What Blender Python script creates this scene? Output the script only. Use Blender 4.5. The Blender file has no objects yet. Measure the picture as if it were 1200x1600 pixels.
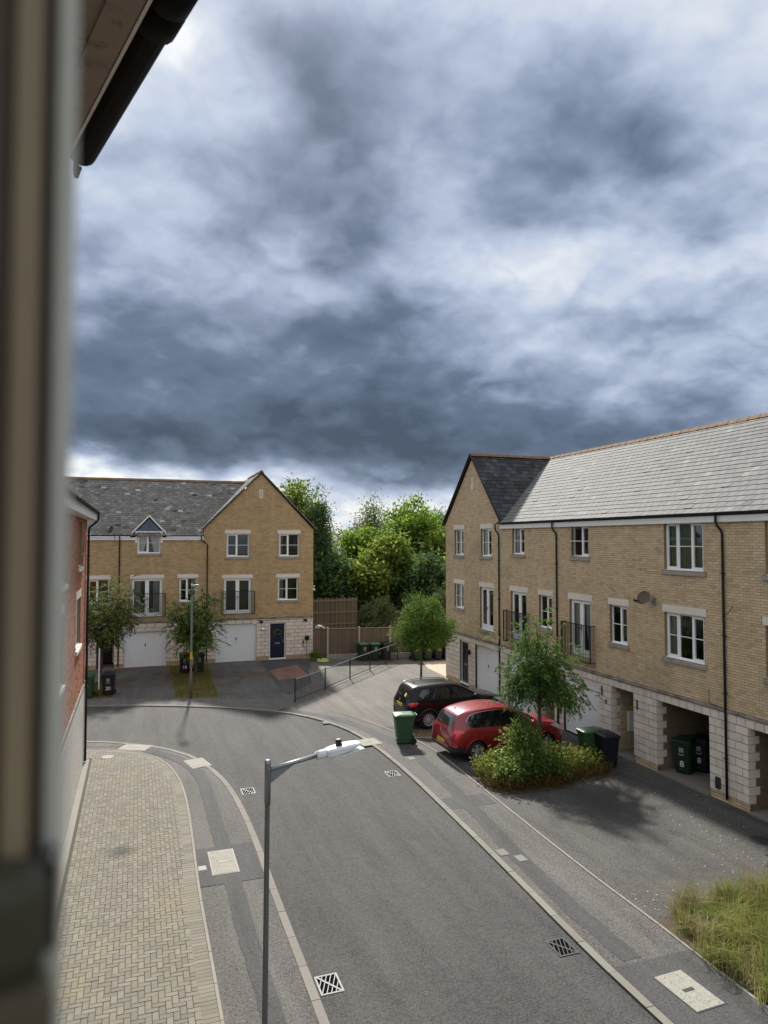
import bpy, bmesh, math, random
import numpy as np
from mathutils import Vector, Matrix
random.seed(7); RNG = np.random.default_rng(11)
S = bpy.context.scene
COL = S.collection
R = math.radians

# ------------------------------------------------------------------ camera
CAM_P = Vector((0.0, 0.0, 7.1))
YAW, PITCH, FPX = math.atan(385 / 1100), math.atan(44 / 1100), 1100.0
cd = bpy.data.cameras.new('camera'); cam = bpy.data.objects.new('camera', cd); COL.objects.link(cam)
cam.location = CAM_P; cam.rotation_euler = (R(90) + PITCH, 0, -YAW)
cd.sensor_fit = 'AUTO'; cd.sensor_width = 36; cd.lens = FPX / 1600 * 36
cd.clip_start = 0.02; cd.clip_end = 3000
cd.dof.use_dof = True; cd.dof.focus_distance = 24; cd.dof.aperture_fstop = 5.2
S.camera = cam

# ------------------------------------------------------------------ node helper
class G:
    def __init__(s, nt): s.nt = nt
    def n(s, t, **k):
        o = s.nt.nodes.new(t)
        for a, b in k.items(): setattr(o, a, b)
        return o
    def put(s, sock, v):
        if hasattr(v, 'is_linked') or isinstance(v, bpy.types.NodeSocket): s.nt.links.new(v, sock)
        elif v is not None:
            if hasattr(v, '__len__'):
                k = len(sock.default_value); v = (tuple(v) + (1,))[:k]
            sock.default_value = v
    def m(s, op, a, b=None, c=None, clamp=False):
        o = s.n('ShaderNodeMath', operation=op, use_clamp=clamp)
        for i, v in enumerate((a, b, c)):
            if v is not None: s.put(o.inputs[i], v)
        return o.outputs[0]
    def vm(s, op, a, b=None):
        o = s.n('ShaderNodeVectorMath', operation=op)
        s.put(o.inputs[0], a)
        if b is not None:
            s.put(o.inputs['Scale'] if op == 'SCALE' else o.inputs[1], b)
        return o.outputs['Value'] if op == 'DOT_PRODUCT' else o.outputs[0]
    def noise(s, vec, scale=5, detail=4, rough=.55, dist=0, col=False):
        o = s.n('ShaderNodeTexNoise'); s.put(o.inputs['Vector'], vec)
        o.inputs['Scale'].default_value = scale; o.inputs['Detail'].default_value = detail
        o.inputs['Roughness'].default_value = rough; o.inputs['Distortion'].default_value = dist
        return o.outputs['Color' if col else 'Fac']
    def ramp(s, fac, stops, interp='LINEAR'):
        o = s.n('ShaderNodeValToRGB'); e = o.color_ramp.elements; o.color_ramp.interpolation = interp
        while len(e) < len(stops): e.new(0.5)
        for x, (p, c) in zip(e, stops):
            x.position = p; x.color = (c, c, c, 1) if not hasattr(c, '__len__') else tuple(c) + (1,)
        s.put(o.inputs[0], fac); return o.outputs[0]
    def mix(s, fac, a, b, mode='MIX'):
        o = s.n('ShaderNodeMix', data_type='RGBA', blend_type=mode); o.clamp_factor = True
        s.put(o.inputs[0], fac); s.put(o.inputs[6], a); s.put(o.inputs[7], b); return o.outputs[2]
    def xyz(s, x, y, z=0):
        o = s.n('ShaderNodeCombineXYZ')
        for i, v in enumerate((x, y, z)): s.put(o.inputs[i], v)
        return o.outputs[0]
    def sep(s, v):
        o = s.n('ShaderNodeSeparateXYZ'); s.put(o.inputs[0], v); return o.outputs

# ------------------------------------------------------------------ sky: broken storm cloud over a clear-sky base
SUN_V = Vector((0.16, 1.23, 1.0)).normalized()
SUN_EL, SUN_AZ = math.asin(SUN_V.z), math.atan2(SUN_V.x, SUN_V.y)
W = bpy.data.worlds.new('World'); S.world = W; W.use_nodes = True
W.cycles.sampling_method = 'MANUAL'; W.cycles.sample_map_resolution = 256
W.node_tree.nodes.clear(); g = G(W.node_tree)
sky = g.n('ShaderNodeTexSky', sky_type='NISHITA'); sky.sun_disc = False
sky.sun_elevation = SUN_EL; sky.sun_rotation = SUN_AZ; sky.air_density = 1.0; sky.dust_density = 1.2
d = g.n('ShaderNodeTexCoord').outputs['Generated']
RT = (math.cos(YAW), -math.sin(YAW), 0); FH = (math.sin(YAW), math.cos(YAW), 0)
xr, yr, zz = g.vm('DOT_PRODUCT', d, RT), g.vm('DOT_PRODUCT', d, FH), g.sep(d)[2]
zp = g.m('MAXIMUM', zz, 0.0)
k = g.m('DIVIDE', 1.0, g.m('ADD', zp, 0.42))
p = g.xyz(g.m('MULTIPLY', xr, k), g.m('MULTIPLY', yr, k), 0)
el = g.m('MULTIPLY', g.m('ARCSINE', zz), 57.2958)
az = g.m('MULTIPLY', g.m('ARCTAN2', xr, yr), 57.2958)
warp = g.sep(g.noise(p, 2.6, 3, .5, col=True)); warp2 = g.sep(g.noise(p, 8.0, 4, .55, col=True))
ws = g.m('MINIMUM', g.m('MULTIPLY_ADD', zp, 2.6, .10), 1.0)
def wob(base, i, a1, a2):
    w = g.m('ADD', g.m('MULTIPLY', g.m('SUBTRACT', warp[i], .5), a1), g.m('MULTIPLY', g.m('SUBTRACT', warp2[i], .5), a2))
    return g.m('ADD', base, g.m('MULTIPLY', w, ws))
azw, elw = wob(az, 0, 32, 7), wob(el, 1, 20, 5)
# cloud masses: azimuth from the street axis, elevation, spreads, density
MASSES = [(0, 20, 38, 26, .175), (-2, 9.4, 60, 4.4, .38), (-6, 8.0, 28, 2.2, .38), (-1.5, 17.0, 6.5, 3.8, .46), (-17, 16, 10, 6, .38), (-5, 29.5, 7, 6, .46), (-12, 33, 5, 4, .12),
          (13, 32, 8.5, 4.2, .38), (21, 28, 9, 3.2, .34), (25, 17.3, 8, 1.5, .20), (10, 22.5, 5, 6, -.10), (19, 22, 9, 6, .02), (-20, 26, 7, 4, .08),
          (-20, 34, 7, 6, -.08), (-7, 22.8, 5, 2.0, -.04), (-21, 4.0, 12, 2.0, -.80), (7, 2.8, 5, 1.4, -.22), (-1, 3.0, 5, 1.2, -.15), (4, 4.6, 12, 2.2, .26)]
den = None
for a0, e0, sa, se, amp in MASSES:
    qa = g.m('POWER', g.m('ABSOLUTE', g.m('DIVIDE', g.m('SUBTRACT', azw if e0 > 6 else az, a0), sa)), 2.0)
    qe = g.m('POWER', g.m('ABSOLUTE', g.m('DIVIDE', g.m('SUBTRACT', elw, e0), se)), 2.0)
    b = g.m('MULTIPLY', g.m('EXPONENT', g.m('MULTIPLY', g.m('ADD', qa, qe), -1.0)), amp)
    den = b if den is None else g.m('ADD', den, b)
f1 = g.noise(p, 2.8, 5, .50, .2); f1u = g.noise(g.vm('SCALE', p, .94), 2.8, 5, .50, .2)
f2 = g.noise(p, 9.5, 4, .55, .3); f2u = g.noise(g.vm('SCALE', p, .975), 9.5, 4, .55, .3)
pw = g.vm('ADD', p, g.vm('SCALE', g.noise(p, 6.0, 3, .55, col=True), .22))
def billow(v): return g.m('ABSOLUTE', g.m('MULTIPLY_ADD', g.noise(v, 4.2, 2, .5), 2.0, -1.0))
b1, b1u = billow(pw), billow(g.vm('SCALE', pw, .965))
pv = g.vm('ADD', p, g.vm('SCALE', g.noise(p, 14.0, 2, .5, col=True), .07))
def billow2(v): return g.m('ABSOLUTE', g.m('MULTIPLY_ADD', g.noise(v, 10.5, 3, .55), 2.0, -1.0))
b2, b2u = billow2(pv), billow2(g.vm('SCALE', pv, .982))
den = g.m('ADD', den, g.m('MULTIPLY_ADD', f1, .38, -.075))
den = g.m('ADD', den, g.m('MULTIPLY', g.m('SUBTRACT', f2, .5), .07))
den = g.m('SUBTRACT', den, g.m('MULTIPLY', g.m('SUBTRACT', f1, f1u), .74))
den = g.m('SUBTRACT', den, g.m('MULTIPLY', g.m('SUBTRACT', f2, f2u), .12))
den = g.m('SUBTRACT', den, g.m('MULTIPLY', g.m('SUBTRACT', b1u, b1), .36))
den = g.m('SUBTRACT', den, g.m('MULTIPLY', g.m('SUBTRACT', b2u, b2), .13))
den = g.m('ADD', den, g.m('MULTIPLY', g.m('SUBTRACT', b2, .22), -.05))
den = g.m('ADD', den, g.m('MULTIPLY', g.m('SUBTRACT', b1, .25), -.16))
cloud = g.ramp(den, [(0, (.62, .63, .64)), (.15, (.50, .53, .575)), (.32, (.325, .38, .485)), (.50, (.190, .232, .325)), (.70, (.084, .117, .175)), (1, (.032, .050, .084))])
cover = g.ramp(den, [(.0, .86), (.2, .98)])
skyc = g.vm('SCALE', sky.outputs[0], .11)
out = g.mix(cover, skyc, cloud)
low = g.ramp(zz, [(.0, 0.0), (.012, 1.0)])
out = g.mix(low, (.30, .33, .36, 1), out)
bg = g.n('ShaderNodeBackground'); g.put(bg.inputs[0], out); bg.inputs[1].default_value = 1.0
wo = g.n('ShaderNodeOutputWorld'); g.nt.links.new(bg.outputs[0], wo.inputs[0])

# ------------------------------------------------------------------ sun and exposure
sl = bpy.data.lights.new('sun', 'SUN'); sl.energy = 4.7; sl.angle = R(2.8); sl.color = (1, .955, .88)
sun = bpy.data.objects.new('sun', sl); COL.objects.link(sun); sun.location = (0, 0, 40)
sun.rotation_euler = SUN_V.to_track_quat('Z', 'Y').to_euler()
vs = S.view_settings; vs.view_transform = 'Standard'; vs.look = 'None'; vs.exposure = 0.6; vs.gamma = 1.0; vs.use_curve_mapping = False
S.cycles.max_bounces = 6; S.cycles.transparent_max_bounces = 10; S.cycles.caustics_reflective = False; S.cycles.caustics_refractive = False

# ------------------------------------------------------------------ object helpers
ORG = {}
def V(*a): return Vector(a)
def finish(o, parent, kind=None, label=None):
    COL.objects.link(o)
    if parent is not None:
        o.parent = parent
    if kind: o['kind'] = kind
    if label: o['label'] = label
    return o
def thing(name, label, cat, loc=(0, 0, 0), group=None):
    o = bpy.data.objects.new(name, None); o.empty_display_size = .2; COL.objects.link(o)
    o.location = loc; ORG[o] = Vector(loc); o['label'] = label; o['category'] = cat
    if group: o['group'] = group
    return o
def tag(o, label, cat, group=None):
    o['label'] = label; o['category'] = cat
    if group: o['group'] = group
    return o
class Frame:
    def __init__(s, O, U, Vv, N): s.O, s.U, s.V, s.N = Vector(O), Vector(U), Vector(Vv), Vector(N); s.flip = s.U.cross(s.V).dot(s.N) < 0
    def p(s, u, v, n=0): return s.O + s.U * u + s.V * v + s.N * n
HEX = ((0, 3, 2, 1), (4, 5, 6, 7), (0, 1, 5, 4), (1, 2, 6, 5), (2, 3, 7, 6), (3, 0, 4, 7))
class MB:
    def __init__(s): s.v, s.f, s.r, s.cur = [], [], [], 0.0
    def add(s, pts, faces, flip=False):
        b = len(s.v); s.v += [tuple(q) for q in pts]; s.r += [s.cur] * len(pts)
        s.f += [tuple(b + i for i in (reversed(f) if flip else f)) for f in faces]
    def quad(s, *pts): s.add(pts, [tuple(range(len(pts)))])
    def box(s, x0, x1, y0, y1, z0, z1):
        s.add([(x0, y0, z0), (x1, y0, z0), (x1, y1, z0), (x0, y1, z0), (x0, y0, z1), (x1, y0, z1), (x1, y1, z1), (x0, y1, z1)], HEX)
    def fb(s, F, u0, u1, v0, v1, n0, n1, n1t=None):
        t = n1 if n1t is None else n1t
        s.add([F.p(u0, v0, n0), F.p(u1, v0, n0), F.p(u1, v1, n0), F.p(u0, v1, n0), F.p(u0, v0, n1), F.p(u1, v0, n1), F.p(u1, v1, t), F.p(u0, v1, t)], HEX, F.flip)
    def hexa(s, pts): s.add(pts, HEX)
    def tube(s, pts, rad, n=8, cap=True, squash=1.0):
        pts = [Vector(q) for q in pts]; m = len(pts)
        if not hasattr(rad, '__len__'): rad = [rad] * m
        rings = []; up = None
        for i in range(m):
            t = (pts[min(i + 1, m - 1)] - pts[max(i - 1, 0)]).normalized()
            if up is None: up = Vector((0, 0, 1)) if abs(t.z) < .9 else Vector((1, 0, 0))
            a = t.cross(up).normalized(); up = a.cross(t).normalized()
            rings.append([pts[i] + (a * math.cos(2 * math.pi * j / n) + up * math.sin(2 * math.pi * j / n) * squash) * rad[i] for j in range(n)])
        fs = [(i * n + j, i * n + (j + 1) % n, (i + 1) * n + (j + 1) % n, (i + 1) * n + j) for i in range(m - 1) for j in range(n)]
        if cap: fs += [tuple(reversed(range(n))), tuple((m - 1) * n + j for j in range(n))]
        s.add([q for r in rings for q in r], fs)
    def lathe(s, prof, c=(0, 0, 0), n=20, axis='z', cap=True):
        c = Vector(c); P = []
        for r, h in prof:
            for j in range(n):
                a = 2 * math.pi * j / n; x, y = r * math.cos(a), r * math.sin(a)
                P.append(c + (Vector((x, y, h)) if axis == 'z' else Vector((x, h, y)) if axis == 'y' else Vector((h, x, y))))
        m = len(prof); fs = [(i * n + j, i * n + (j + 1) % n, (i + 1) * n + (j + 1) % n, (i + 1) * n + j) for i in range(m - 1) for j in range(n)]
        if cap: fs += [tuple(reversed(range(n))), tuple((m - 1) * n + j for j in range(n))]
        s.add(P, fs, axis == 'y')
    def poly(s, pts2, z0, z1):
        """prism from a plan outline"""
        n = len(pts2); a = sum(pts2[i][0] * pts2[(i + 1) % n][1] - pts2[(i + 1) % n][0] * pts2[i][1] for i in range(n))
        if a < 0: pts2 = list(reversed(pts2))
        P = [(x, y, z0) for x, y in pts2] + [(x, y, z1) for x, y in pts2]
        s.add(P, [tuple(range(n, 2 * n)), tuple(reversed(range(n)))] + [(i, (i + 1) % n, n + (i + 1) % n, n + i) for i in range(n)])
    def build(s, name, mat, parent=None, smooth=False, kind=None, label=None, tri=False):
        me = bpy.data.meshes.new(name); me.from_pydata(s.v, [], s.f)
        if any(s.r):
            at = me.attributes.new('rnd', 'FLOAT', 'POINT'); at.data.foreach_set('value', np.array(s.r, dtype=np.float32))
        if smooth: me.polygons.foreach_set('use_smooth', np.ones(len(me.polygons), dtype=bool))
        me.materials.append(mat); o = bpy.data.objects.new(name, me)
        o.location = -ORG.get(parent, Vector((0, 0, 0))); ORG[o] = Vector((0, 0, 0))
        return finish(o, parent, kind, label)
def bevel(o, w, seg=2, ang=40):
    b = o.modifiers.new('bevel', 'BEVEL'); b.width = w; b.segments = seg; b.limit_method = 'ANGLE'; b.angle_limit = R(ang); return o
def project(P):
    dl = Vector(P) - CAM_P
    fw = Vector((math.sin(YAW) * math.cos(PITCH), math.cos(YAW) * math.cos(PITCH), math.sin(PITCH))); rt = Vector(RT); up = rt.cross(fw)
    zc = dl.dot(fw)
    if zc <= 0: return None
    return 600 + FPX * dl.dot(rt) / zc, 800 - FPX * dl.dot(up) / zc, zc
SHARED = {}
def emit(F, items, name, mat, parent, limit=300, jit=0.0, window=None, smooth=False):
    """items: (u0,u1,v0,v1,n0,n1[,n1_top]). The nearest `limit` in view become pieces, the rest one joined part."""
    sc = []
    for i, it in enumerate(items):
        c = F.p((it[0] + it[1]) / 2, (it[2] + it[3]) / 2, it[5]); q = project(c)
        ok = q is not None and 100 < q[0] < 1210 and -10 < q[1] < 1610 and (window is None or window(c, q))
        sc.append((q[2] if ok else 1e9, i))
    sc.sort(); near = {i for z, i in sc[:limit] if z < 1e8}
    rot = Matrix((F.U, F.V, F.N)).transposed()
    rest = MB(); base = ORG.get(parent, Vector((0, 0, 0)))
    for i, it in enumerate(items):
        dn = random.uniform(-jit, jit)
        u0, u1, v0, v1, n0, n1 = it[:6]; nt = it[6] if len(it) > 6 else n1
        if i in near:
            key = (name, round(u1 - u0, 3), round(v1 - v0, 3), round(n1 - n0, 3), round(nt - n0, 3), F.flip, mat.name)
            if key not in SHARED:
                a, b, c_, t = (u1 - u0) / 2, (v1 - v0) / 2, n1 - n0, nt - n0
                m = MB(); m.add([(-a, -b, 0), (a, -b, 0), (a, b, 0), (-a, b, 0), (-a, -b, c_), (a, -b, c_), (a, b, t), (-a, b, t)], HEX, F.flip)
                me = bpy.data.meshes.new(name); me.from_pydata(m.v, [], m.f); me.materials.append(mat); SHARED[key] = me
            o = bpy.data.objects.new(name, SHARED[key])
            M4 = rot.to_4x4(); M4.translation = F.p((u0 + u1) / 2, (v0 + v1) / 2, n0 + dn) - base
            o.matrix_basis = M4
            finish(o, parent)
        else:
            rest.cur = random.uniform(.001, 1)
            rest.fb(F, u0, u1, v0, v1, n0 + dn, n1 + dn, nt + dn)
    if rest.v: rest.build(name, mat, parent, kind='stuff')
def smooth_curve(pts, n=8, closed=False):
    P = [Vector(q) for q in pts]; out = []
    for i in range(len(P) - 1):
        p0, p1, p2, p3 = P[max(i - 1, 0)], P[i], P[i + 1], P[min(i + 2, len(P) - 1)]
        for j in range(n):
            t = j / n
            out.append(.5 * ((2 * p1) + (p2 - p0) * t + (2 * p0 - 5 * p1 + 4 * p2 - p3) * t * t + (3 * p1 - p0 - 3 * p2 + p3) * t ** 3))
    return out + [P[-1]]
def offset_curve(pts, dd):
    out = []
    for i in range(len(pts)):
        t = (pts[min(i + 1, len(pts) - 1)] - pts[max(i - 1, 0)]).normalized(); out.append(pts[i] + Vector((t.y, -t.x)) * dd)
    return out
def resample(pts, step):
    out = [pts[0].copy()]; acc = 0
    for a, b in zip(pts, pts[1:]):
        L = (b - a).length
        while acc + L >= step:
            a = a + (b - a) * ((step - acc) / L); out.append(a.copy()); L = (b - a).length; acc = 0
        acc += L
    return out

# ------------------------------------------------------------------ materials
def nodes(name):
    m = bpy.data.materials.new(name); m.use_nodes = True; m.node_tree.nodes.clear(); g = G(m.node_tree)
    b = g.n('ShaderNodeBsdfPrincipled'); o = g.n('ShaderNodeOutputMaterial'); g.nt.links.new(b.outputs[0], o.inputs[0])
    return m, g, b, o
def piece_rnd(g):
    a = g.n('ShaderNodeAttribute', attribute_name='rnd').outputs['Fac']; r = g.n('ShaderNodeObjectInfo').outputs['Random']
    return g.m('FRACT', g.m('ADD', a, g.m('MULTIPLY', r, g.m('COMPARE', a, 0.0, .0005))))
def pmat(name, col, rough=.8, var=.12, scale=3.0, fine=.08, fscale=60, piece=0.0, stops=None, bump=0.0, bscale=120, metal=0.0, spec=.4, stain=None, coat=0.0, stains=None, streak=0.0):
    m, g, b, o = nodes(name)
    pos = g.n('ShaderNodeNewGeometry').outputs['Position']
    base = tuple(col) + (1,)
    c = g.ramp(piece_rnd(g), stops) if stops else base
    n1 = g.noise(pos, scale, 4, .6); n2 = g.noise(pos, fscale, 3, .6)
    k = g.m('ADD', g.m('MULTIPLY_ADD', n1, 2 * var, 1 - var), g.m('MULTIPLY_ADD', n2, 2 * fine, -fine))
    if piece: k = g.m('ADD', k, g.m('MULTIPLY_ADD', piece_rnd(g), 2 * piece, -piece))
    if streak:
        mp = g.n('ShaderNodeMapping'); mp.inputs['Scale'].default_value = (1, 1, .12); g.put(mp.inputs['Vector'], pos); k = g.m('ADD', k, g.m('MULTIPLY_ADD', g.noise(mp.outputs[0], 3.2, 5, .65), 2 * streak, -streak))
    c = g.vm('SCALE', c, k)
    for st in (stains or ([stain] if stain else [])):       # (colour, scale, threshold, softness, strength)
        f = g.noise(pos, st[1], 6, .62, .4)
        f = g.m('MULTIPLY', g.ramp(f, [(st[2], 0.0), (min(st[2] + st[3], 1), 1.0)]), st[4])
        c = g.mix(f, c, tuple(st[0]) + (1,))
    g.put(b.inputs['Base Color'], c); b.inputs['Roughness'].default_value = rough; b.inputs['Metallic'].default_value = metal
    b.inputs['Specular IOR Level'].default_value = spec
    if coat: b.inputs['Coat Weight'].default_value = coat; b.inputs['Coat Roughness'].default_value = .04
    if bump:
        bn = g.n('ShaderNodeBump'); bn.inputs['Strength'].default_value = bump; bn.inputs['Distance'].default_value = .01
        g.put(bn.inputs['Height'], g.noise(pos, bscale, 4, .65)); g.nt.links.new(bn.outputs[0], b.inputs['Normal'])
    return m
def leafmat(name, cols, trans=.35, rough=.55):
    m, g, b, o = nodes(name); pos = g.n('ShaderNodeNewGeometry').outputs['Position']
    f = g.m('ADD', g.m('MULTIPLY', piece_rnd(g), .6), g.m('MULTIPLY_ADD', g.noise(pos, .8, 3, .6), 1.2, -.4))
    c = g.ramp(f, [(i / (len(cols) - 1), q) for i, q in enumerate(cols)])
    g.put(b.inputs['Base Color'], c); b.inputs['Roughness'].default_value = .75; b.inputs['Specular IOR Level'].default_value = .12
    t = g.n('ShaderNodeBsdfTranslucent'); g.put(t.inputs[0], g.mix(.5, c, (.55, .62, .05, 1), 'MULTIPLY') if False else c)
    mx = g.n('ShaderNodeMixShader'); mx.inputs[0].default_value = trans
    g.nt.links.new(b.outputs[0], mx.inputs[1]); g.nt.links.new(t.outputs[0], mx.inputs[2]); g.nt.links.new(mx.outputs[0], o.inputs[0])
    return m
def glassmat(name, tint=(.62, .66, .66), ior=1.7):
    m, g, b, o = nodes(name); fr = g.n('ShaderNodeFresnel'); fr.inputs[0].default_value = ior
    gl = g.n('ShaderNodeBsdfGlossy'); gl.inputs[0].default_value = (.85, .9, .92, 1); gl.inputs['Roughness'].default_value = .015
    pos = g.n('ShaderNodeNewGeometry').outputs['Position']; bn = g.n('ShaderNodeBump'); bn.inputs['Strength'].default_value = .05
    g.put(bn.inputs['Height'], g.noise(pos, 2.0, 2, .5)); g.nt.links.new(bn.outputs[0], gl.inputs['Normal'])
    tr = g.n('ShaderNodeBsdfTransparent'); tr.inputs[0].default_value = tuple(tint) + (1,)
    mx = g.n('ShaderNodeMixShader'); g.put(mx.inputs[0], g.m('MULTIPLY_ADD', fr.outputs[0], 1.2, .03, clamp=True))
    g.nt.links.new(tr.outputs[0], mx.inputs[1]); g.nt.links.new(gl.outputs[0], mx.inputs[2]); g.nt.links.new(mx.outputs[0], o.inputs[0])
    return m
BUFF = [(0, (.48, .35, .20)), (.15, (.55, .415, .25)), (.5, (.59, .45, .28)), (.85, (.62, .48, .305)), (1, (.65, .515, .345))]
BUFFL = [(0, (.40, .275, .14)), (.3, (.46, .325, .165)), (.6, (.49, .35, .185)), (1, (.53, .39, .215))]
REDB = [(0, (.22, .07, .035)), (.4, (.34, .11, .05)), (.7, (.40, .145, .07)), (1, (.46, .19, .10))]
M = dict(
    brick=pmat('buff brick', (.4, .3, .2), .88, .10, 1.3, .10, 90, stops=BUFF, streak=.22, bump=.4, bscale=160, stain=((.20, .18, .15), .55, .56, .22, .35)),
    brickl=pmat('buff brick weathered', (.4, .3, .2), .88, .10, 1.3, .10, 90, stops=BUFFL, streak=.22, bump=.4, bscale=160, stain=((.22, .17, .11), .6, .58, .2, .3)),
    redbrick=pmat('red brick', (.35, .13, .06), .88, .10, 1.5, .10, 90, stops=REDB, bump=.4, bscale=160),
    mortar=pmat('mortar', (.25, .19, .12), .95, .15, 2, .12, 80),
    darkmortar=pmat('dark joint', (.035, .028, .022), .95, .15, 2, .1, 80),
    stone=pmat('reconstituted stone', (.70, .615, .53), .85, .07, 1.8, .07, 70, piece=.09, streak=.2, bump=.3, bscale=110, stain=((.36, .32, .27), 1.3, .56, .25, .5)),
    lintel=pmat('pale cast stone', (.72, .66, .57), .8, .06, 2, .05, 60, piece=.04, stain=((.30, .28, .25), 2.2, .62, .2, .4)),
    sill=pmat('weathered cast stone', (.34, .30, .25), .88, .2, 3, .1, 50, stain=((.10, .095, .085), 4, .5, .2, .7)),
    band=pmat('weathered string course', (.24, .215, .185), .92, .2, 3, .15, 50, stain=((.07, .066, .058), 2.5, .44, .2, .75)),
    upvc=pmat('white window plastic', (.87, .88, .87), .35, .03, 2, .0, 40, spec=.5),
    fascia=pmat('white fascia board', (.82, .82, .80), .45, .05, 1.5, .03, 40, stain=((.42, .40, .36), 2.2, .6, .2, .4)),
    black=pmat('black plastic', (.012, .012, .013), .5, .2, 4, .0, 60, spec=.3),
    blackmetal=pmat('black painted steel', (.012, .012, .014), .42, .2, 6, .1, 80, spec=.5),
    slate=pmat('grey roof slate', (.28, .28, .29), .78, .10, 1.2, .10, 60, stops=[(0, (.09, .09, .09)), (.025, (.140, .138, .134)), (.5, (.158, .156, .151)), (.95, (.176, .173, .167)), (1, (.23, .226, .216))], spec=.25, bump=.3, bscale=70, stain=((.20, .195, .185), 1.1, .6, .2, .3)),
    slateshade=pmat('shaded roof slate', (.08, .08, .085), .75, .15, 1.2, .12, 60, stops=[(0, (.030, .031, .036)), (.6, (.052, .052, .055)), (1, (.08, .08, .082))], spec=.2, bump=.3, bscale=70, stain=((.17, .10, .05), 1.5, .66, .15, .5)),  # darker slate copy: shade of the gable slope painted into its colour
    slatel=pmat('lichened roof slate', (.15, .15, .15), .82, .15, 1.2, .15, 40, stops=[(0, (.05, .047, .043)), (.05, (.145, .137, .124)), (.55, (.18, .171, .155)), (.94, (.21, .20, .182)), (.975, (.28, .268, .245)), (1, (.50, .48, .44))], spec=.15, bump=.3, bscale=70, stains=[((.40, .385, .35), 3.2, .54, .12, .55), ((.060, .057, .052), 4.2, .62, .1, .5)]),
    ridge=pmat('lichen covered ridge tile', (.20, .115, .055), .9, .35, 5, .3, 40, bump=.6, bscale=50, stain=((.36, .19, .06), 5, .5, .2, .7)),
    lead=pmat('lead flashing', (.045, .046, .05), .6, .2, 4, .1, 60),
    garage=pmat('white painted steel', (.80, .81, .81), .45, .05, 1.2, .02, 50, stain=((.52, .50, .46), 1.0, .6, .25, .35)),
    doorblk=pmat('black door', (.012, .013, .018), .35, .1, 4, 0, 50),
    doornavy=pmat('navy door', (.010, .014, .035), .35, .1, 4, 0, 50),
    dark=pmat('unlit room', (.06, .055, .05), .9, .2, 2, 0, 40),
    curtain=pmat('pale curtain', (.80, .78, .75), .9, .15, 6, .05, 60),
    blind=pmat('green blind', (.12, .22, .13), .85, .15, 6, .05, 60),
    curtaind=pmat('grey curtain', (.36, .35, .33), .9, .2, 6, .05, 60),
    glass=glassmat('window glass', (.86, .9, .89), 1.6),
    concrete=pmat('concrete', (.26, .245, .21), .9, .12, 2.5, .12, 70, piece=.05, bump=.4, bscale=90, stain=((.17, .155, .13), 1.8, .58, .2, .5)),
    kerb=pmat('concrete kerb', (.205, .19, .165), .9, .14, 2.5, .14, 70, piece=.10, bump=.4, bscale=90, stain=((.15, .145, .13), 2.5, .55, .2, .5)),
    slab=pmat('pale concrete cover', (.30, .29, .245), .9, .10, 2.5, .35, 26, bump=.4, bscale=60, stains=[((.15, .14, .11), 22, .55, .08, .75), ((.20, .19, .15), 4, .56, .12, .5)]),
    iron=pmat('cast iron', (.050, .050, .052), .55, .2, 6, .15, 90, metal=.5),
    irong=pmat('worn grate', (.34, .34, .33), .8, .15, 6, .15, 90),
    galv=pmat('galvanised steel', (.27, .29, .30), .42, .12, 3, .05, 60, metal=.75),
    lampblk=pmat('dark grey painted column', (.075, .071, .066), .6, .15, 3, .05, 60, spec=.3),
    lampw=pmat('pale grey lantern', (.66, .68, .69), .4, .06, 4, .0, 60),
    lens=pmat('lantern lens', (.75, .77, .75), .2, .0, 4, .0, 60),
    yellow=pmat('yellow marking', (.70, .46, .02), .5, .05, 4, .0, 60),
    shadelining=pmat('shaded recess lining', (.07, .062, .052), .95, .2, 2, .1, 40), brickshade=pmat('shaded carport brick', (.17, .125, .08), .92, .15, 1.5, .12, 90, piece=.12),  # recess shade is put into the colour of this lining and brick
    lampmid=pmat('weathered grey column', (.13, .135, .13), .6, .15, 3, .05, 60), gutterblk=pmat('matt black gutter', (.009, .009, .010), .6, .3, 6, .1, 60, spec=.12),
    printg=pmat('faded print', (.36, .37, .36), .7, .1, 8, .0, 60),
    pit=pmat('unlit pit', (.006, .006, .006), 1.0, 0, 1, 0, 1, spec=0.0),
    white=pmat('white print', (.75, .75, .73), .6, .05, 8, .0, 60),
    fence=pmat('weathered fence board', (.135, .10, .07), .9, .18, 2.5, .2, 30, piece=.18, bump=.5, bscale=60, stain=((.085, .075, .058), 2, .52, .2, .5)),
    fence3=pmat('fence rail', (.20, .165, .11), .9, .18, 2.5, .2, 30), postc=pmat('pale concrete post', (.38, .35, .28), .9, .12, 3, .1, 50),
    fence2=pmat('olive brown fence board', (.125, .100, .062), .9, .18, 2.5, .2, 30, piece=.16, bump=.5, bscale=60, stain=((.06, .055, .04), 2, .52, .2, .5)),
    bark=pmat('bark', (.105, .085, .065), .95, .25, 8, .25, 60, bump=.8, bscale=50),
    barkl=pmat('dark bark', (.065, .055, .042), .95, .25, 8, .25, 60, bump=.8, bscale=50),
    soil=pmat('soil', (.085, .062, .040), .97, .25, 4, .3, 40, bump=.8, bscale=40),
    render=pmat('pale rendered block', (.56, .53, .48), .92, .10, 1.2, .08, 40, bump=.3, bscale=60, stain=((.30, .27, .22), .9, .55, .25, .5)),
)
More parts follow.
